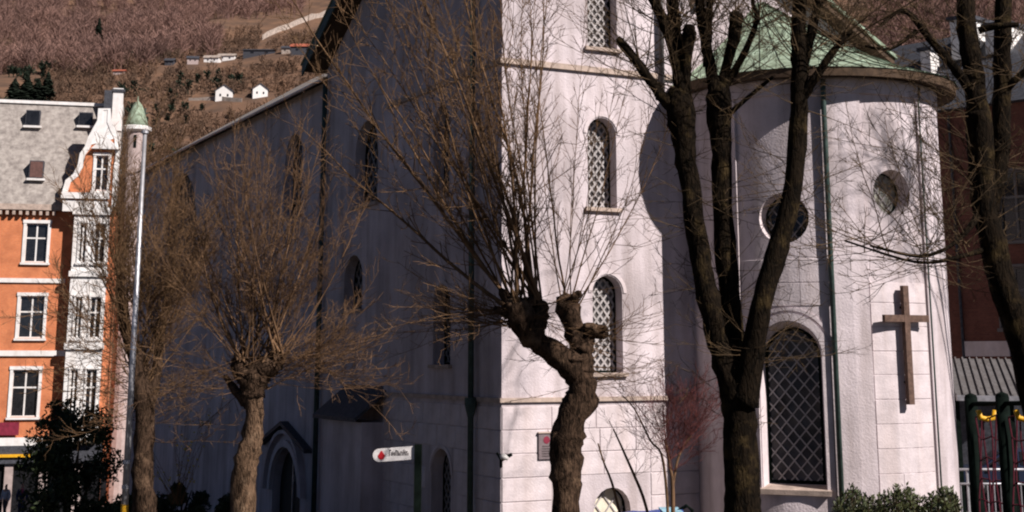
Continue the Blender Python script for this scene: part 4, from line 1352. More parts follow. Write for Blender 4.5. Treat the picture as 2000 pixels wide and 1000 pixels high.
# ================================================================ PEOPLE on the pavement by the shop
def skin_fig(name, chains, parent, mm, sub=2, loc=None):
    me = bpy.data.meshes.new(name); V = []; E = []; RR = []
    index = {}
    for ch in chains:
        prev = None
        for (x, y, z, r) in ch:
            key = (round(x, 3), round(y, 3), round(z, 3))
            if key not in index:
                index[key] = len(V); V.append((x, y, z)); RR.append(r)
            if prev is not None and prev != index[key]: E.append((prev, index[key]))
            prev = index[key]
    me.from_pydata(V, E, [])
    o = bpy.data.objects.new(name, me); COL.objects.link(o)
    if parent: o.parent = parent
    if loc is not None: o.location = loc
    o.modifiers.new("skin", 'SKIN')
    sv = me.skin_vertices[0].data
    for i, r in enumerate(RR):
        sv[i].radius = (r, r); sv[i].use_root = (i == 0)
    s = o.modifiers.new("sub", 'SUBSURF'); s.levels = sub; s.render_levels = sub
    me.materials.append(mm)
    return o
def person(label, loc, rz, top_m, leg_m, scarf=None):
    root = empty("person", loc, rz)
    tag(root, label, "person")
    pel = (0, 0, .94, .13)
    def arm(s): return [(0, 0, 1.40, .12), (s * .17, 0, 1.40, .065), (s * .25, .02, 1.13, .048), (s * .24, -.08, .90, .036), (s * .24, -.11, .82, .03)]
    def leg(s, st): return [pel, (s * .095, 0, .86, .085), (s * .10, -st * .5 - .02, .50, .06), (s * .10, -st * .2 + .06 * (1 if st < 0 else 0), .09, .042), (s * .10, -st * .2 - .12, .04, .035)]
    body = skin_fig("body", [[pel, (0, 0, 1.12, .13), (0, 0, 1.40, .12), (0, -.01, 1.50, .055), (0, -.02, 1.58, .075), (0, -.03, 1.68, .085)], arm(1), arm(-1), leg(1, .25), leg(-1, -.2)], root, M['skin'])
    skin_fig("jacket", [[(0, 0, .90, .155), (0, 0, 1.12, .16), (0, 0, 1.40, .145)], [(x, y, z, r + .022) for x, y, z, r in arm(1)[:4]], [(x, y, z, r + .022) for x, y, z, r in arm(-1)[:4]]], root, top_m)
    skin_fig("trousers", [[(0, 0, .94, .15), (0, 0, .99, .14)]] + [[(0, 0, .94, .15)] + [(x, y, z, r + .02) for x, y, z, r in leg(s, st)[1:4]] for s, st in ((1, .25), (-1, -.2))], root, leg_m)
    skin_fig("hair", [[(0, .02, 1.66, .085), (0, .0, 1.73, .075)]], root, M['hair'])
    if scarf: skin_fig("scarf", [[(0, -.02, 1.46, .09), (0, -.14, 1.34, .06), (.03, -.16, 1.22, .05)]], root, scarf)
    for s in (-1, 1):
        skin_fig("shoe", [[(s * .10, -(.25 if s > 0 else -.2) * .2 + .06, .05, .05), (s * .10, -(.25 if s > 0 else -.2) * .2 - .14, .035, .04)]], root, M['ink'], 1)
    return root
q = at(46, 926, 78); person("pedestrian in navy jacket and pink scarf by the shop front", (q.x, 78, ground_z(q.x, 78) + .03), R(10), M['navy'], M['navy'], M['pink_cloth'])
q = at(15, 918, 79); person("pedestrian in pale coat at the left edge by the shop front", (q.x, 79, ground_z(q.x, 79) + .03), R(-20), M['pale_cloth'], M['ink'])

# ================================================================ TREES
def catmull(P, n=5):
    out = []
    for i in range(len(P) - 1):
        p0 = P[max(i - 1, 0)]; p1 = P[i]; p2 = P[i + 1]; p3 = P[min(i + 2, len(P) - 1)]
        for k in range(n):
            t = k / n
            out.append(tuple(.5 * ((2 * b) + (-a + c) * t + (2 * a - 5 * b + 4 * c - d) * t * t + (-a + 3 * b - 3 * c + d) * t ** 3) for a, b, c, d in zip(p0, p1, p2, p3)))
    out.append(P[-1])
    return out
def limb(mb, Y, pts, n=12, rough=.14, seed=0.0):
    """pts: (x, y, depth offset, width in photo pixels)"""
    Q = []
    for (x, y, dY, wpx) in pts:
        P = at(x, y, Y + dY)
        Q.append((P.x, P.y, P.z, wpx / 2 / ppm(Y + dY)))
    Q = catmull(Q, 5)
    mb.tube([q[:3] for q in Q], [max(.004, q[3]) for q in Q], n, rough=rough, seed=seed)
    return [Vector(q[:3]) for q in Q]
UPV = Vector((0, 0, 1))
def rdir(g):
    while True:
        v = Vector((g.uniform(-1, 1), g.uniform(-1, 1), g.uniform(-1, 1)))
        if .1 < v.length < 1: return v.normalized()
def shoot(mb, g, p, d, L, r, lift=.05, wig=.06, dens=3.2, tl=(.18, .7), sub=.6, tw=.0045, first=.12):
    step = .32
    n = max(4, int(L / step)); step = L / n
    pts = [p.copy()]; ds = []
    d = d.normalized()
    for k in range(n):
        d = (d + rdir(g) * wig + UPV * lift).normalized()
        ds.append(d.copy())
        pts.append(pts[-1] + d * step)
    rad = [max(tw, r * (1 - .86 * (k / n) ** .85)) for k in range(n + 1)]
    mb.tube(pts, rad, 5 if r > .02 else 4, cap=False)
    nt_ = int(L * dens)
    for i in range(nt_):
        f = first + (1 - first) * ((i + g.random()) / nt_) ** .8
        k = min(n - 1, int(f * n)); q = pts[k].lerp(pts[k + 1], f * n - k)
        sd_ = rdir(g)
        td = (ds[k] * g.uniform(.5, 1.1) + sd_ * g.uniform(.5, 1.0) + UPV * .15).normalized()
        l = g.uniform(*tl) * (1.1 - .4 * f)
        m1 = q + td * l * .5 + rdir(g) * l * .06
        e1 = m1 + (td + UPV * .25 + rdir(g) * .2).normalized() * l * .5
        rt = max(tw, min(rad[k] * .5, tw * 1.9))
        mb.tube([q, m1, e1], [rt, rt * .8, rt * .55], 3, cap=False)
        ns = int(l * 6 * sub + g.random())
        for j in range(ns):
            h = g.uniform(.25, .95)
            s = q.lerp(m1, h * 2) if h < .5 else m1.lerp(e1, h * 2 - 1)
            sdv = (td * .8 + rdir(g) * .8 + UPV * .2).normalized() * g.uniform(.07, .26)
            mb.tube([s, s + sdv], [tw * .8, tw * .6], 3, cap=False)
    return pts
def sdir(ang, depth):                       # direction from a picture angle (0 = up, + = right) and a depth lean
    a = R(ang)
    return Vector((math.sin(a), depth, math.cos(a)))
def tree_root(name, label, x, Y, cat="tree"):
    P = at(x, 1000, Y)
    o = empty(name, (P.x, Y, ground_z(P.x, Y)))
    tag(o, label, cat)
    return o
def finish(mb, name, mm, root, smooth=True):
    o = Vector(root.location)
    mb.v = [(v[0] - o.x, v[1] - o.y, v[2] - o.z) for v in mb.v]
    return mb.build(name, mm, root, smooth=smooth)

# --- pollarded tree before the lit tower
g = random.Random(21); Y = 25.0; s = ppm(Y)
rt = tree_root("pollarded_tree", "gnarled pollarded tree with forked knobbly trunk before the sunlit tower", 1105, Y)
mb = MB()
limb(mb, Y, [(1098, 1300, 0, 84), (1104, 1010, 0, 56), (1106, 920, 0, 60), (1104, 868, 0, 62), (1120, 820, 0, 58), (1136, 775, 0, 60), (1132, 735, 0, 54), (1128, 700, 0, 62)], 14, .22, 1.0)
limb(mb, Y, [(1088, 905, -.05, 20), (1090, 862, -.1, 32), (1098, 842, -.05, 20)], 10, .2, 2.0)
limb(mb, Y, [(1128, 730, 0, 56), (1085, 690, -.1, 46), (1040, 658, -.2, 48), (1018, 618, -.3, 58), (1000, 596, -.3, 44), (985, 582, -.3, 22)], 12, .26, 3.0)
limb(mb, Y, [(1040, 660, -.2, 34), (1052, 620, -.15, 40), (1058, 590, -.1, 24)], 10, .28, 4.0)
limb(mb, Y, [(1130, 730, 0, 54), (1132, 680, .1, 44), (1118, 630, .2, 40), (1108, 596, .25, 46), (1112, 574, .25, 22)], 12, .28, 5.0)
limb(mb, Y, [(1136, 690, 0, 40), (1150, 660, .1, 26), (1158, 632, .15, 14)], 10, .2, 6.0)
for i in range(26):                          # knuckles and old cuts on the heads
    hx, hy, hd = g.choice([(1000, 594, -.3), (1018, 612, -.3), (1050, 600, -.15), (1110, 588, .25), (1150, 650, .1), (1128, 690, 0), (1134, 775, 0)])
    x0, y0 = hx + g.uniform(-16, 16), hy + g.uniform(-14, 22)
    ang = R(g.uniform(-100, 100)); l = g.uniform(14, 26); dd = g.uniform(-.25, .15)
    limb(mb, Y, [(x0, y0, hd, 18), (x0 + math.sin(ang) * l * .6, y0 - math.cos(ang) * l * .6, hd + dd * .6, 17), (x0 + math.sin(ang) * l, y0 - math.cos(ang) * l, hd + dd, 9)], 8, .3, i)
finish(mb, "trunk", M['bark'], rt)
mb = MB()
heads = [(1000, 596, -.3), (1020, 610, -.3), (1050, 596, -.15)]
for i in range(34):                          # fan from the left head
    hx, hy, hd = g.choice(heads)
    f = i / 33
    ang = -52 + 58 * f ** .72 + g.uniform(-5, 5)
    L = g.uniform(5.0, 8.4)
    p = at(hx + g.uniform(-16, 16), hy + g.uniform(-10, 12), Y + hd + g.uniform(-.15, .15))
    shoot(mb, g, p, sdir(ang, g.uniform(-.28, .32)), L, g.choice((.012, .015, .018, .022, .03, .042)), lift=.012, wig=.05, dens=6.2, tl=(.25, 1.1), sub=1.0, tw=.006)
for i in range(44):                          # low, drooping side shoots to the left
    hx, hy, hd = heads[0]
    p = at(hx + g.uniform(-12, 18), hy + g.uniform(0, 45), Y + hd)
    ang = g.choice((-1, -1, -1, 1)) * g.uniform(62, 112)
    shoot(mb, g, p, sdir(ang, g.uniform(-.5, .4)), g.uniform(1.0, 2.7) * (1 if ang < 0 else .6), g.uniform(.008, .018), lift=g.uniform(-.03, .05), wig=.09, dens=4.5, tl=(.15, .6), sub=.7, tw=.0048)
for i in range(11):                          # right head
    p = at(1110 + g.uniform(-14, 14), 590 + g.uniform(-10, 30), Y + .2)
    ang = -16 + 54 * i / 10 + g.uniform(-4, 4)
    shoot(mb, g, p, sdir(ang, g.uniform(-.25, .25)), g.uniform(2.2, 6.0), g.uniform(.009, .024), lift=.04, wig=.05, dens=5.0, tl=(.25, 1.0), sub=1.0, tw=.0055)
for i in range(36):
    p = at(1140 + g.uniform(-12, 16), 660 + g.uniform(-20, 100), Y)
    ang = g.choice((-1, 1, 1)) * g.uniform(45, 115)
    shoot(mb, g, p, sdir(ang, g.uniform(-.5, .3)), g.uniform(.7, 1.6), g.uniform(.007, .013), lift=.02, wig=.1, dens=4.5, tl=(.12, .5), sub=.7, tw=.0045)
finish(mb, "crown", M['twig'], rt)

# --- pollarded tree before the shaded nave
g = random.Random(33); Y = 31.0
rt = tree_root("pollarded_tree", "pale-barked pollarded tree with upright shoots before the shaded nave", 475, Y)
mb = MB()
limb(mb, Y, [(470, 1200, 0, 64), (474, 1000, 0, 50), (480, 910, 0, 48), (492, 860, 0, 40), (498, 800, 0, 36), (490, 765, 0, 40), (500, 735, 0, 48)], 12, .2, 11.0)
finish(mb, "trunk", M['bark_light'], rt)
mb = MB()
limb(mb, Y, [(492, 775, 0, 44), (500, 735, 0, 52), (530, 712, 0, 44), (548, 690, .1, 26)], 12, .28, 12.0)
limb(mb, Y, [(490, 750, 0, 44), (470, 715, .1, 36), (468, 690, .1, 18)], 12, .25, 13.0)
limb(mb, Y, [(440, 735, .3, 12), (465, 770, .1, 18), (485, 790, 0, 22)], 8, .2, 14.0)
finish(mb, "pollard_head", M['bark'], rt)
mb = MB()
heads = [(500, 712), (532, 700), (472, 700), (548, 692)]
for i in range(64):
    hx, hy = g.choice(heads)
    ang = -48 + 90 * i / 63 + g.uniform(-6, 6)
    L = g.uniform(3.2, 5.7) * (1 - abs(ang + 4) / 200)
    p = at(hx + g.uniform(-14, 14), hy + g.uniform(-12, 14), Y + g.uniform(-.3, .3))
    shoot(mb, g, p, sdir(ang, g.uniform(-.45, .45)), L, g.choice((.010, .012, .014, .02, .03)), lift=.05, wig=.07, first=.15, dens=5.5, tl=(.25, 1.0), sub=1.0, tw=.006)
for i in range(48):
    hx, hy = g.choice(heads)
    s_ = g.choice((1, 1, 1, -1))
    p = at(hx + g.uniform(-14, 22), hy + g.uniform(-5, 50), Y + g.uniform(-.3, .3))
    shoot(mb, g, p, sdir(s_ * g.uniform(56, 108), g.uniform(-.6, .5)), g.uniform(1.4, 3.3), g.uniform(.006, .013), lift=g.uniform(-.03, .06), wig=.11, dens=5.5, tl=(.2, .8), sub=1.0, tw=.006)
finish(mb, "crown", M['twig_ochre'], rt)

# --- tree behind the pole
g = random.Random(41); Y = 38.0
rt = tree_root("bare_tree", "dark slim bare tree directly behind the grey steel pole", 285, Y)
mb = MB()
limb(mb, Y, [(284, 1160, 0, 58), (283, 1000, 0, 46), (279, 900, 0, 40), (283, 800, 0, 38), (272, 740, 0, 40), (268, 690, 0, 30)], 12, .22, 21.0)
limb(mb, Y, [(282, 810, 0, 28), (304, 740, .2, 22), (312, 660, .3, 16)], 10, .2, 22.0)
limb(mb, Y, [(270, 720, 0, 28), (240, 620, .2, 18), (232, 520, .3, 12)], 10, .2, 23.0)
finish(mb, "trunk", M['bark'], rt)
mb = MB()
heads = [(268, 690, 0), (312, 660, .3), (232, 520, .3), (275, 740, 0), (240, 610, .2)]
for i in range(100):
    hx, hy, hd = g.choice(heads)
    ang = -42 + 80 * i / 99 + g.uniform(-8, 8)
    p = at(hx + g.uniform(-12, 12), hy + g.uniform(-12, 16), Y + hd)
    shoot(mb, g, p, sdir(ang, g.uniform(-.5, .5)), g.uniform(2.2, 5.4) * (1 - abs(ang) / 190), g.uniform(.010, .022), lift=.06, wig=.1, first=.25, dens=7.0, tl=(.25, 1.1), sub=1.2, tw=.0068)
for i in range(70):
    hx, hy, hd = g.choice(heads)
    p = at(hx + g.uniform(-12, 12), hy + g.uniform(-5, 120), Y + hd)
    shoot(mb, g, p, sdir(g.choice((-1, 1)) * g.uniform(60, 112), g.uniform(-.6, .5)), g.uniform(1.0, 3.0), g.uniform(.009, .016), lift=g.uniform(-.04, .04), wig=.12, dens=6, tl=(.2, .8), sub=.9, tw=.0068)
finish(mb, "crown", M['twig'], rt)

# --- big dark tree before the apse
g = random.Random(55); Y = 22.0
rt = tree_root("street_tree", "large dark-barked tree forking into three limbs before the apse", 1450, Y)
mb = MB()
limb(mb, Y, [(1448, 1400, 0, 100), (1450, 1060, 0, 74), (1450, 960, 0, 66), (1447, 860, 0, 64), (1444, 790, 0, 68), (1438, 740, 0, 60)], 16, .13, 31.0)
limb(mb, Y, [(1440, 780, 0, 60), (1412, 690, 0, 50), (1387, 600, .1, 45), (1368, 500, .2, 42), (1352, 400, .2, 40), (1338, 300, .2, 42), (1330, 230, .2, 60), (1322, 190, .2, 50), (1318, 172, .2, 22)], 14, .17, 32.0)
limb(mb, Y, [(1442, 770, .1, 46), (1432, 650, .2, 40), (1420, 520, .3, 42), (1412, 400, .4, 40), (1408, 280, .4, 42), (1404, 190, .4, 50), (1402, 150, .4, 24)], 14, .14, 33.0)
limb(mb, Y, [(1452, 790, -.1, 58), (1472, 680, -.2, 46), (1490, 580, -.3, 42), (1520, 480, -.3, 42), (1546, 380, -.3, 38), (1558, 260, -.3, 36), (1562, 150, -.3, 36), (1560, 60, -.3, 30), (1566, -60, -.3, 26)], 14, .13, 34.0)
# upper limbs
for pts in (
    [(1326, 220, .2, 30), (1290, 185, .1, 24), (1250, 130, 0, 20), (1214, 84, 0, 17), (1206, 74, 0, 8)],
    [(1336, 200, .2, 34), (1322, 120, .2, 28), (1300, 50, .3, 24), (1262, -30, .3, 20)],
    [(1336, 190, .2, 26), (1342, 110, .1, 22), (1346, 62, .1, 30), (1347, 48, .1, 14)],
    [(1340, 180, .3, 24), (1318, 60, .4, 26), (1312, -50, .4, 20)],
    [(1402, 200, .4, 30), (1385, 120, .4, 24), (1372, 40, .5, 22), (1360, -60, .5, 18)],
    [(1404, 190, .4, 26), (1418, 130, .3, 20), (1432, 80, .2, 24), (1438, 32, .2, 28), (1440, 22, .2, 12)],
    [(1380, 130, .4, 18), (1384, 50, .4, 16), (1390, -60, .4, 14)],
    [(1410, 175, .4, 20), (1450, 110, .3, 14), (1478, 40, .3, 11), (1470, 0, .3, 9), (1486, -60, .2, 8)],
    [(1563, 150, -.3, 26), (1580, 80, -.3, 22), (1600, 0, -.4, 18), (1620, -90, -.4, 14)],
    [(1560, 200, -.3, 24), (1600, 140, -.5, 18), (1640, 85, -.6, 13), (1665, 60, -.6, 8)],
    [(1405, 240, .4, 14), (1450, 200, .2, 10), (1510, 150, 0, 7)],
):
    limb(mb, Y, pts, 9, .16, pts[0][0] * .1)
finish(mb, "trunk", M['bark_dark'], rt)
mb = MB()
for i in range(190):
    hx, hy, hd = g.choice([(1250, 130, 0), (1300, 60, .3), (1326, 180, .2), (1404, 170, .4), (1372, 60, .4), (1478, 50, .3), (1562, 130, -.3), (1600, 10, -.4), (1640, 85, -.6), (1436, 60, .2), (1566, 0, -.3), (1318, 60, .3), (1320, 240, .2)])
    p = at(hx + g.uniform(-10, 10), hy + g.uniform(-15, 15), Y + hd)
    shoot(mb, g, p, sdir(g.uniform(-75, 75), g.uniform(-.7, .7)), g.uniform(.8, 2.4), g.uniform(.007, .016), lift=.03, wig=.1, dens=5, tl=(.15, .6), sub=1.0, tw=.0046)
for i in range(100):                           # fine twigs all down the limbs
    hx, hy, hd = g.choice([(1346, 400, .2), (1330, 300, .2), (1412, 400, .4), (1556, 300, -.3), (1546, 380, -.3), (1380, 600, .1), (1404, 690, 0), (1470, 700, -.2), (1418, 560, .3), (1440, 800, 0), (1562, 180, -.3)])
    p = at(hx + g.uniform(-14, 14), hy + g.uniform(-50, 50), Y + hd)
    shoot(mb, g, p, sdir(g.choice((-1, 1)) * g.uniform(40, 115), g.uniform(-.7, .6)), g.uniform(.5, 1.7), g.uniform(.005, .011), lift=.03, wig=.13, dens=5, tl=(.12, .5), sub=.9, tw=.0042)
finish(mb, "crown", M['twig_dark'], rt)

# --- tree at the right edge
g = random.Random(61); Y = 24.0
rt = tree_root("street_tree", "mossy leaning tree with two tall stems at the right edge", 2060, Y)
mb = MB()
limb(mb, Y, [(2080, 1240, 0, 90), (2064, 1000, 0, 72), (2030, 800, 0, 66), (1990, 640, 0, 58), (1960, 560, 0, 54), (1938, 470, 0, 52), (1920, 380, .1, 50), (1916, 300, .1, 54), (1912, 220, .1, 56)], 14, .15, 41.0)
limb(mb, Y, [(1913, 250, .1, 46), (1902, 150, .1, 42), (1888, 60, .1, 38), (1882, -80, .1, 32)], 12, .15, 42.0)
limb(mb, Y, [(1930, 420, .1, 36), (1952, 320, .2, 36), (1956, 200, .2, 36), (1958, 80, .2, 34), (1962, -80, .2, 30)], 12, .15, 43.0)
for pts in (
    [(1915, 205, .1, 30), (1870, 140, 0, 20), (1815, 75, -.1, 16), (1780, 30, -.1, 12), (1755, 22, -.1, 9), (1720, 50, -.2, 7)],
    [(1960, 180, .2, 16), (1990, 150, 0, 14), (2040, 110, -.1, 12)],
    [(1925, 400, .1, 18), (1870, 470, -.3, 9), (1800, 500, -.5, 7), (1700, 480, -.8, 5)],
    [(1940, 480, 0, 14), (1880, 500, -.2, 9), (1790, 512, -.4, 6), (1650, 470, -.9, 4)],
    [(1790, 60, -.1, 10), (1740, 95, -.2, 7), (1690, 90, -.3, 5)],
    [(1912, 60, .1, 16), (1938, 52, .0, 14), (1990, 48, -.1, 10)],
    [(1882, -70, .1, 32), (1850, -200, .6, 14), (1790, -330, 1.4, 8), (1740, -450, 2.0, 4)],
    [(1862, -150, .5, 12), (1770, -230, 1.5, 7), (1660, -290, 2.4, 4)],
    [(1962, -70, .2, 30), (1970, -220, .8, 14), (1940, -380, 1.6, 8), (1900, -520, 2.2, 4)],
    [(1970, -200, .6, 12), (2040, -330, 1.6, 7), (2080, -450, 2.6, 4)],
    [(1968, -140, .4, 12), (2080, -230, .8, 7), (2200, -300, 1.4, 4)],
):
    limb(mb, Y, pts, 9, .16, pts[0][0] * .13)
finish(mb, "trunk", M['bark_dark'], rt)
mb = MB()
for i in range(150):
    hx, hy, hd = g.choice([(1815, 75, -.1), (1780, 30, -.1), (1730, 45, -.2), (1870, 140, 0), (1888, 60, .1), (1956, 120, .2), (1990, 150, 0), (1912, 230, .1), (1870, 470, -.3), (1800, 500, -.5), (1880, 500, -.2), (1720, 490, -.7), (1920, 380, .1), (1700, 475, -.8), (1916, 300, .1), (1950, 330, .2), (1740, 95, -.2), (1700, 90, -.3), (1800, 505, -.5)])
    p = at(hx + g.uniform(-16, 16), hy + g.uniform(-20, 20), Y + hd)
    shoot(mb, g, p, sdir(g.choice((-1, -1, 1)) * g.uniform(20, 118), g.uniform(-.8, .8)), g.uniform(.8, 2.8), g.uniform(.006, .014), lift=.02, wig=.13, dens=5, tl=(.15, .7), sub=1.0, tw=.0055)
for i in range(90):                          # the upper crown, mostly above the picture
    hx, hy, hd = g.choice([(1850, -200, .6), (1790, -330, 1.4), (1740, -440, 2.0), (1770, -230, 1.5), (1670, -285, 2.3), (1970, -220, .8), (1940, -380, 1.6), (1905, -500, 2.2), (2040, -330, 1.6), (2070, -430, 2.4), (2080, -230, .8), (2180, -290, 1.3)])
    p = at(hx + g.uniform(-20, 20), hy + g.uniform(-25, 25), Y + hd)
    shoot(mb, g, p, sdir(g.uniform(-110, 100), g.uniform(-.9, .9)), g.uniform(1.0, 3.2), g.uniform(.007, .016), lift=.02, wig=.13, dens=4.5, tl=(.2, .8), sub=.8, tw=.006)
finish(mb, "crown", M['twig_dark'], rt)

# --- added unseen tree beyond the right edge, casting twig shadows on apse and tower
g = random.Random(67); Y = 31.6
rt = empty("street_tree", (16.9, Y, ground_z(16.9, Y)))
tag(rt, "bare tree added beyond the right edge to cast twig shadows on the apse", "tree")
mb = MB()
def wl(pts): 
    Q = catmull(pts, 5); mb.tube([q[:3] for q in Q], [q[3] for q in Q], 10, rough=.15)
b0 = Vector(rt.location)
wl([(16.9, Y, b0.z - .2, .30), (17.0, Y, 3.5, .24), (16.8, Y, 7.0, .20), (16.9, Y, 9.0, .10)])
hd_ = []
for i in range(11):
    a = i * 2.4; L = g.uniform(2.4, 4.6)
    e = (16.2 + math.cos(a) * L, Y + math.sin(a) * L * .8, 9 + g.uniform(4.5, 11.5))
    mdl = (16.8 + math.cos(a) * L * .45, Y + math.sin(a) * L * .4, 9 + (e[2] - 9) * .55)
    wl([(16.8, Y, 8.6, .045), (*mdl, .028), (*e, .010)])
    hd_ += [Vector(e), Vector(e), Vector(mdl).lerp(Vector(e), .5), Vector(mdl).lerp(Vector(e), .75)]
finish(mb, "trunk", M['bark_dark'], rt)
mb = MB()
for i in range(270):
    p = g.choice(hd_)
    shoot(mb, g, p + rdir(g) * .2, sdir(g.uniform(-95, 95), g.uniform(-1, 1)), g.uniform(.8, 2.4), g.uniform(.006, .013), lift=.02, wig=.14, dens=4, tl=(.2, .8), sub=.7, tw=.006)
finish(mb, "crown", M['twig_dark'], rt)

# --- red-twigged shrub and sapling by the tower foot
g = random.Random(71); Y = 29.0
rt = tree_root("red_twig_shrub", "reddish twiggy shrub in front of the shadow between tower and apse", 1314, Y, "shrub")
mb = MB()
limb(mb, Y, [(1314, 1150, 0, 9), (1314, 960, 0, 8), (1308, 910, 0, 6), (1300, 860, 0, 4)], 7, .1)
limb(mb, Y, [(1314, 950, 0, 6), (1326, 890, .1, 5), (1350, 850, .1, 3)], 7, .1)
finish(mb, "stem", M['twig_ochre'], rt)
mb = MB()
for i in range(95):
    hx, hy = g.choice([(1308, 900), (1300, 865), (1330, 880), (1350, 850), (1314, 920)])
    shoot(mb, g, at(hx, hy, Y), sdir(g.uniform(-55, 60), g.uniform(-.5, .5)), g.uniform(.7, 1.6), .006, lift=.03, wig=.12, dens=8, tl=(.12, .4), sub=1.2, tw=.0042)
finish(mb, "crown", M['twig_red'], rt)
Y = 28.5
rt = tree_root("sapling", "thin leaning sapling stems before the sunlit tower base", 1262, Y)
mb = MB()
limb(mb, Y, [(1290, 1130, 0, 7), (1262, 990, 0, 6), (1226, 900, 0, 5), (1198, 838, 0, 3)], 6, .08)
limb(mb, Y, [(1240, 1130, 0, 6), (1200, 960, 0, 5), (1180, 905, 0, 4), (1168, 866, 0, 3)], 6, .08)
limb(mb, Y, [(1310, 1100, 0, 6), (1296, 905, 0, 5), (1270, 860, 0, 4), (1240, 800, 0, 3), (1215, 772, 0, 2)], 6, .08)
finish(mb, "stem", M['twig'], rt)
mb = MB()
for i in range(34):
    hx, hy = g.choice([(1226, 900), (1205, 850), (1180, 905), (1270, 860), (1245, 808), (1240, 930), (1220, 778)])
    shoot(mb, g, at(hx, hy, Y), sdir(g.uniform(-80, 70), g.uniform(-.5, .5)), g.uniform(.2, .8), .0045, lift=.02, wig=.12, dens=6, tl=(.08, .3), sub=.8, tw=.0034)
finish(mb, "crown", M['twig'], rt)

# ================================================================ EVERGREEN SHRUBS
def leafy(mb, g, c, rx, ry, rz, n, size, clump=26):
    cl_ = []
    for i in range(clump):
        d = rdir(g); f = g.random() ** .45
        cl_.append((Vector((d.x * rx * f, d.y * ry * f, d.z * rz * f)), g.uniform(.25, .5) * min(rx, rz)))
    for i in range(n):
        o, r_ = g.choice(cl_)
        p = c + o + rdir(g) * r_ * g.random() ** .5
        a = rdir(g); b = a.cross(rdir(g)).normalized()
        s_ = size * g.uniform(.6, 1.3)
        a, b = a * s_, b * s_ * .42
        mb.poly([p - a, p - b, p + a, p + b])
def bush(name, label, x, y, Y, wpx, hpx, n, size, mm, cat="shrub", seed=1):
    g = random.Random(seed)
    c = at(x, y, Y); s_ = ppm(Y)
    root = empty(name, (c.x, Y, ground_z(c.x, Y)))
    tag(root, label, cat)
    mb = MB()
    leafy(mb, g, c, wpx / 2 / s_, wpx / 2.4 / s_, hpx / 2 / s_, n, size)
    finish(mb, "foliage", mm, root, smooth=False)
    mb = MB()
    for k in range(7):
        b0 = Vector((c.x + g.uniform(-.2, .2), Y + g.uniform(-.2, .2), root.location.z - .1))
        b1 = c + Vector((g.uniform(-.6, .6) * wpx / 2 / s_, g.uniform(-.3, .3), g.uniform(0, .5) * hpx / s_))
        mb.tube([b0, b0.lerp(b1, .5) + rdir(g) * .15, b1], [.05, .035, .015], 6)
    finish(mb, "stem", M['bark'], root)
    return root
bush("evergreen_bush", "large dark evergreen bush beside the brick house, left of the pole", 150, 925, 46, 200, 240, 9000, .085, M['leaf'], seed=3)
bush("evergreen_bush", "low dark evergreen bush at the foot of the slim bare tree", 345, 1000, 44, 260, 100, 7000, .08, M['leaf'], seed=4)
bush("evergreen_bush", "narrow dark evergreen bush rising before the bay windows", 112, 835, 48, 80, 130, 1500, .085, M['leaf'], seed=5)
g = random.Random(77); Y = 20.0
rt = tree_root("laurel_hedge", "glossy clipped laurel hedge in front of the apse, below the cross", 1752, Y, "hedge")
mb = MB(); ms = MB()
for i in range(330):
    x = g.uniform(1630, 1872); yy = g.uniform(-.7, .7)
    topy = 968 + 10 * math.sin(x * .06) + g.uniform(-12, 22) + 26 * smooth01(1660, 1630, x) + 20 * smooth01(1845, 1872, x)
    tip = at(x, topy, Y + yy)
    b0 = Vector((tip.x + g.uniform(-.15, .15), Y + yy + g.uniform(-.1, .1), tip.z - g.uniform(.5, .9)))
    ms.tube([b0, b0.lerp(tip, .5) + rdir(g) * .03, tip], [.007, .005, .003], 4, cap=False)
    for k in range(26):
        f = g.random() ** .6
        p = b0.lerp(tip, f) + rdir(g) * .02
        a = (rdir(g) + UPV * .9 * f + Vector((0, 0, .1))).normalized()
        b = a.cross(rdir(g)).normalized()
        l = g.uniform(.04, .085)
        mb.poly([p, p + a * l * .5 + b * l * .22, p + a * l, p + a * l * .5 - b * l * .22])
for i in range(14):
    x = at(1640 + 17 * i, 1000, Y).x
    ms.tube([(x, Y, rt.location.z - .1), (x + g.uniform(-.1, .1), Y + g.uniform(-.3, .3), at(1640, 1010, Y).z)], [.03, .012], 5)
finish(mb, "foliage", M['leaf_hedge'], rt, smooth=False); finish(ms, "stem", M['bark'], rt)
# yellow blossom shrub
Y = 42.0
rt = tree_root("forsythia_shrub", "sparse shrub with few yellow blossoms before the shaded nave", 345, Y, "shrub")
g = random.Random(81)
mb = MB(); mf = MB()
for i in range(16):
    p = at(345 + g.uniform(-10, 10), 985, Y)
    pts = shoot(mb, g, p, sdir(g.uniform(-35, 35), g.uniform(-.3, .3)), g.uniform(1.5, 3.2), .01, lift=-.01, wig=.1, dens=3, tl=(.1, .4), sub=.5, tw=.005)
    for k in range(7):
        q = g.choice(pts[2:]) + rdir(g) * .12
        a = rdir(g) * .035; b = a.cross(rdir(g)).normalized() * .03
        mf.poly([q - a, q - b, q + a, q + b])
finish(mb, "stem", M['twig'], rt); finish(mf, "blossom", M['forsythia'], rt, smooth=False)

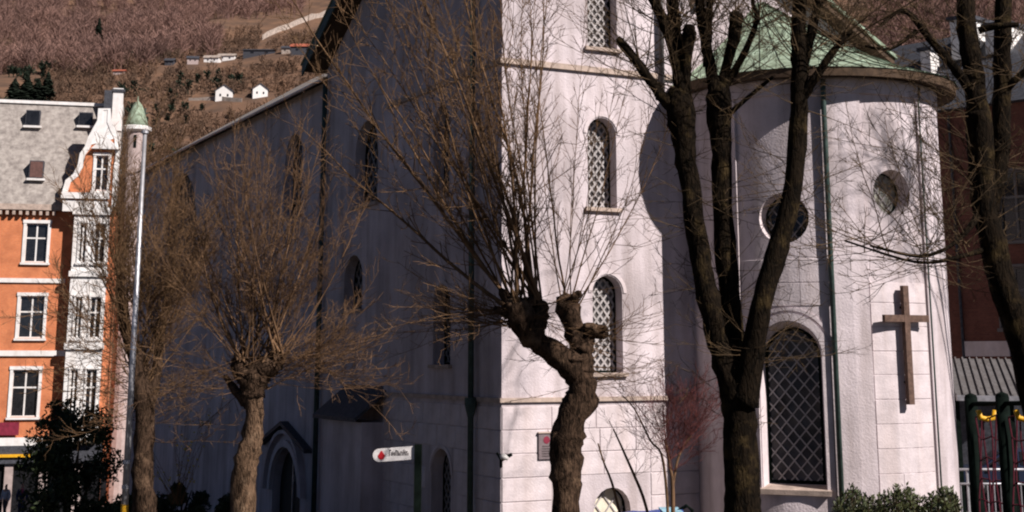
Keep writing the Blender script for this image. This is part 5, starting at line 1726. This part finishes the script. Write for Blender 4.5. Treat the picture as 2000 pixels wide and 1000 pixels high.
# ================================================================ HILLSIDE
g = random.Random(91)
def far_trees(name, label, cat, mm, n, region, hmin, hmax, twigs, wd):
    mb = MB(); k = 0; tries = 0
    while k < n and tries < n * 30:
        tries += 1
        Yh = g.uniform(420, 1050); X = (g.uniform(-60, 2060) - 1000) / 2864 * Yh
        z = hill_z(X, Yh)
        px_, py_ = proj((X, Yh, z))
        if not region(px_, py_, X, Yh): continue
        k += 1
        h = g.uniform(hmin, hmax); cr_ = h * g.uniform(.28, .42)
        base = Vector((X, Yh, z - .3))
        i = len(mb.v)
        mb.v += [(X - .26, Yh, z - .3), (X + .26, Yh, z - .3), (X, Yh, z + h * .8)]; mb.f.append((i, i + 1, i + 2))
        for t in range(twigs):
            f = g.uniform(.18, .75)
            p = base + Vector((0, 0, h * f))
            d = Vector((g.uniform(-1, 1), g.uniform(-1, 1), g.uniform(.35, 1.3)))
            e = p + d * cr_ * g.uniform(.5, 1.0) * (1.15 - f * .5)
            s_ = Vector((g.uniform(-1, 1), g.uniform(-1, 1), g.uniform(-.6, .6))).normalized() * wd * g.uniform(.5, 1.2)
            i = len(mb.v)
            mb.v += [tuple(p + s_ * .4), tuple(e + s_), tuple(e - s_)]
            mb.f.append((i, i + 1, i + 2))
    tag(mb.build(name, mm), label, cat, kind="stuff")
def nz(X, Yh, o): return mnoise.noise(Vector((X * .012, Yh * .008, o)))
CLEAR = ((437, 200, 34, 26), (508, 192, 30, 24), (412, 126, 26, 16), (440, 122, 26, 16), (506, 112, 44, 16), (590, 108, 36, 16), (330, 130, 20, 14), (562, 106, 22, 14), (376, 126, 20, 14), (231, 148, 20, 12))
def blocked(x, y): return any(abs(x - a) < c and -d * .5 < y - b < d * 1.1 for a, b, c, d in CLEAR) or (510 < x < 650 and abs(y - (80 - (x - 512) * .42)) < 13) or (360 < x < 480 and 196 < y < 214)
def reg_wood(x, y, X, Yh):
    if blocked(x, y): return False
    if x > 1700: return y < 230
    if x > 660: return False
    if nz(X * 4, Yh * 4, 3) < -.22: return False
    w_ = nz(X * 2, Yh * 2, 2)
    return (y < 150 + 50 * w_ - .12 * max(0, x - 250) and x < 430 + 130 * w_) or (y < 40 + 60 * w_ and x < 590)
def reg_brush(x, y, X, Yh):
    if x > 660 or blocked(x, y): return False
    return y > 60 and nz(X, Yh, 5.5) > -.3
far_trees("woodland", "bare purplish brown wood covering the far hillside", "wood", M['wood_far'], 3600, reg_wood, 9, 16, 80, .17)
far_trees("hillside_brush", "brown scrub and bushes on the lower far hillside", "scrub", M['brush_far'], 4200, reg_brush, 2.5, 7, 40, .19)
far_trees("hillside_evergreens", "scattered dark green shrubs on the far hillside", "scrub", M['conifer'], 260, lambda x, y, X, Yh: x < 660 and y > 110 and not blocked(x, y) and nz(X * 2.2, Yh * 2.2, 9.5) > .12, 2.5, 7, 60, .5)
def conifer(x, ytop, ybase, wpx, label, seed):
    g = random.Random(seed)
    P = hill_at(x, ybase)
    s_ = ppm(P.y); h = (ybase - ytop) / s_; r_ = wpx / 2 / s_
    root = empty("conifer_tree", P); tag(root, label, "tree", "dark conifers on the far hillside")
    mb = MB()
    for i in range(700):
        f = g.random() ** .9
        rr = r_ * (1 - f ** 2.2) * g.uniform(.3, 1.15) + .3
        th = g.uniform(0, 6.283)
        p = Vector((0, 0, h * (.06 + .94 * f)))
        e = p + Vector((math.cos(th) * rr, math.sin(th) * rr, -rr * .25 + g.uniform(-.3, .3)))
        s2 = Vector((-math.sin(th), math.cos(th), g.uniform(-.6, .6))) * (.35 + rr * .22)
        mb.poly([p + Vector((0, 0, .3)), p.lerp(e, .6) + s2, e, p.lerp(e, .6) - s2])
    mb.build("crown", M['conifer'], root)
    mb = MB(); mb.tube([(0, 0, -.5), (0, 0, h * .9)], [.3, .05], 6); mb.build("trunk", M['bark'], root)
conifer(190, 30, 108, 26, "lone tall dark conifer standing in the purplish wood on the hillside", 1)
for i, (x, yt, yb, wp, lb) in enumerate(((26, 150, 212, 46, "leftmost dark conifer above the slate roof ridge"), (50, 142, 212, 44, "second dark conifer from the left above the slate roof ridge"), (72, 150, 214, 40, "third dark conifer from the left above the slate roof ridge"), (90, 136, 214, 36, "fourth and rightmost dark conifer above the slate roof ridge"))):
    conifer(x, yt, yb, wp, lb, 5 + i)
def cottage(x, ybase, wpx, hpx, rz, wall_m, roof_m, label, gable=True):
    P = hill_at(x, ybase); s_ = ppm(P.y)
    wd, h = wpx / s_, hpx / s_
    root = empty("hillside_house", (P.x, P.y, P.z + .3), rz); tag(root, label, "house", "small houses on the far hillside")
    mb = MB(); wh = h * .62; dp_ = wd * .9
    if gable:
        mb.prism([(-wd / 2, 0, -2), (wd / 2, 0, -2), (wd / 2, 0, wh), (0, 0, h), (-wd / 2, 0, wh)], (0, dp_, 0))
    else:
        mb.box(-wd / 2, wd / 2, 0, dp_, -2, wh)
    mb.build("wall", wall_m, root)
    for sg in (-1, 1):
        mb = MB()
        if gable:
            e = (h - wh) / (wd / 2)
            q = [(sg * (wd / 2 + .5), -.4, wh - .5 * e + .05), (0, -.4, h + .05), (0, dp_ + .4, h + .05), (sg * (wd / 2 + .5), dp_ + .4, wh - .5 * e + .05)]
        else:
            q = [(-wd / 2 - .4, dp_ / 2 + sg * (dp_ / 2 + .5), wh - .1), (-wd / 2 - .4, dp_ / 2, h), (wd / 2 + .4, dp_ / 2, h), (wd / 2 + .4, dp_ / 2 + sg * (dp_ / 2 + .5), wh - .1)]
        mb.hexa([Vector(p) for p in q] + [Vector(p) + Vector((0, 0, .3)) for p in q])
        mb.build("roof", roof_m, root)
    for k in (-.22, .22):
        mb = MB(); mb.box(wd * k - wd * .05, wd * k + wd * .05, -.08, -.01, wh * .45, wh * .7); mb.build("window", M['glass'], root)
cottage(437, 198, 34, 32, R(8), M['white'], M['slate'], "white gabled hillside house, nearest to the shaded nave roof line")
cottage(508, 192, 30, 28, R(16), M['white'], M['slate'], "white hillside house half hidden at the nave roof line")
cottage(412, 124, 30, 17, R(0), M['white'], M['rock'], "left of the two low white houses high on the hillside", False)
cottage(441, 120, 34, 17, R(0), M['white'], M['rock'], "right of the two low white houses high on the hillside", False)
cottage(506, 110, 66, 19, R(0), M['slate'], M['slate'], "long dark low house on the hillside below the pale wall", False)
cottage(590, 106, 48, 24, R(0), M['slate'], M['roof_red'], "dark hillside house with reddish roof beside the church verge", False)
cottage(330, 128, 18, 14, R(0), M['slate'], M['slate'], "tiny dark hut on the hillside below the wood", False)
cottage(231, 146, 22, 10, R(0), M['turret'], M['roof_red'], "tiny house with orange roof above the dutch gable chimney", False)
cottage(562, 104, 26, 15, R(0), M['rock'], M['slate'], "pale low house between the long dark house and the reddish roofed one", False)
cottage(376, 124, 22, 15, R(10), M['turret'], M['slate'], "small greyish house just left of the two low white hillside houses", False)
# pale stone walls on the slope
def hill_wall(pts, hgt, label):
    Q = [hill_at(x, y) for x, y in pts]
    root = MB()
    o = Q[0]
    for a, b in zip(Q[:-1], Q[1:]):
        n = 6
        for k in range(n):
            p, q = a.lerp(b, k / n), a.lerp(b, (k + 1) / n)
            p.z, q.z = hill_z(p.x, p.y), hill_z(q.x, q.y)
            p, q = p - o, q - o
            t = Vector((0, .8, 0))
            root.hexa([p - Vector((0, 0, 1)), q - Vector((0, 0, 1)), q + t - Vector((0, 0, 1)), p + t - Vector((0, 0, 1)), p + Vector((0, 0, hgt)), q + Vector((0, 0, hgt)), q + t + Vector((0, 0, hgt)), p + t + Vector((0, 0, hgt))])
    tag(root.build("hillside_wall", M['rock'], loc=o), label, "wall")
hill_wall([(512, 80), (560, 58), (600, 42), (648, 24)], 3.2, "pale stone wall running diagonally up the hillside to the church verge")
hill_wall([(368, 200), (400, 199), (432, 199), (472, 200)], 1.6, "pale low terrace wall below the white gabled hillside house")
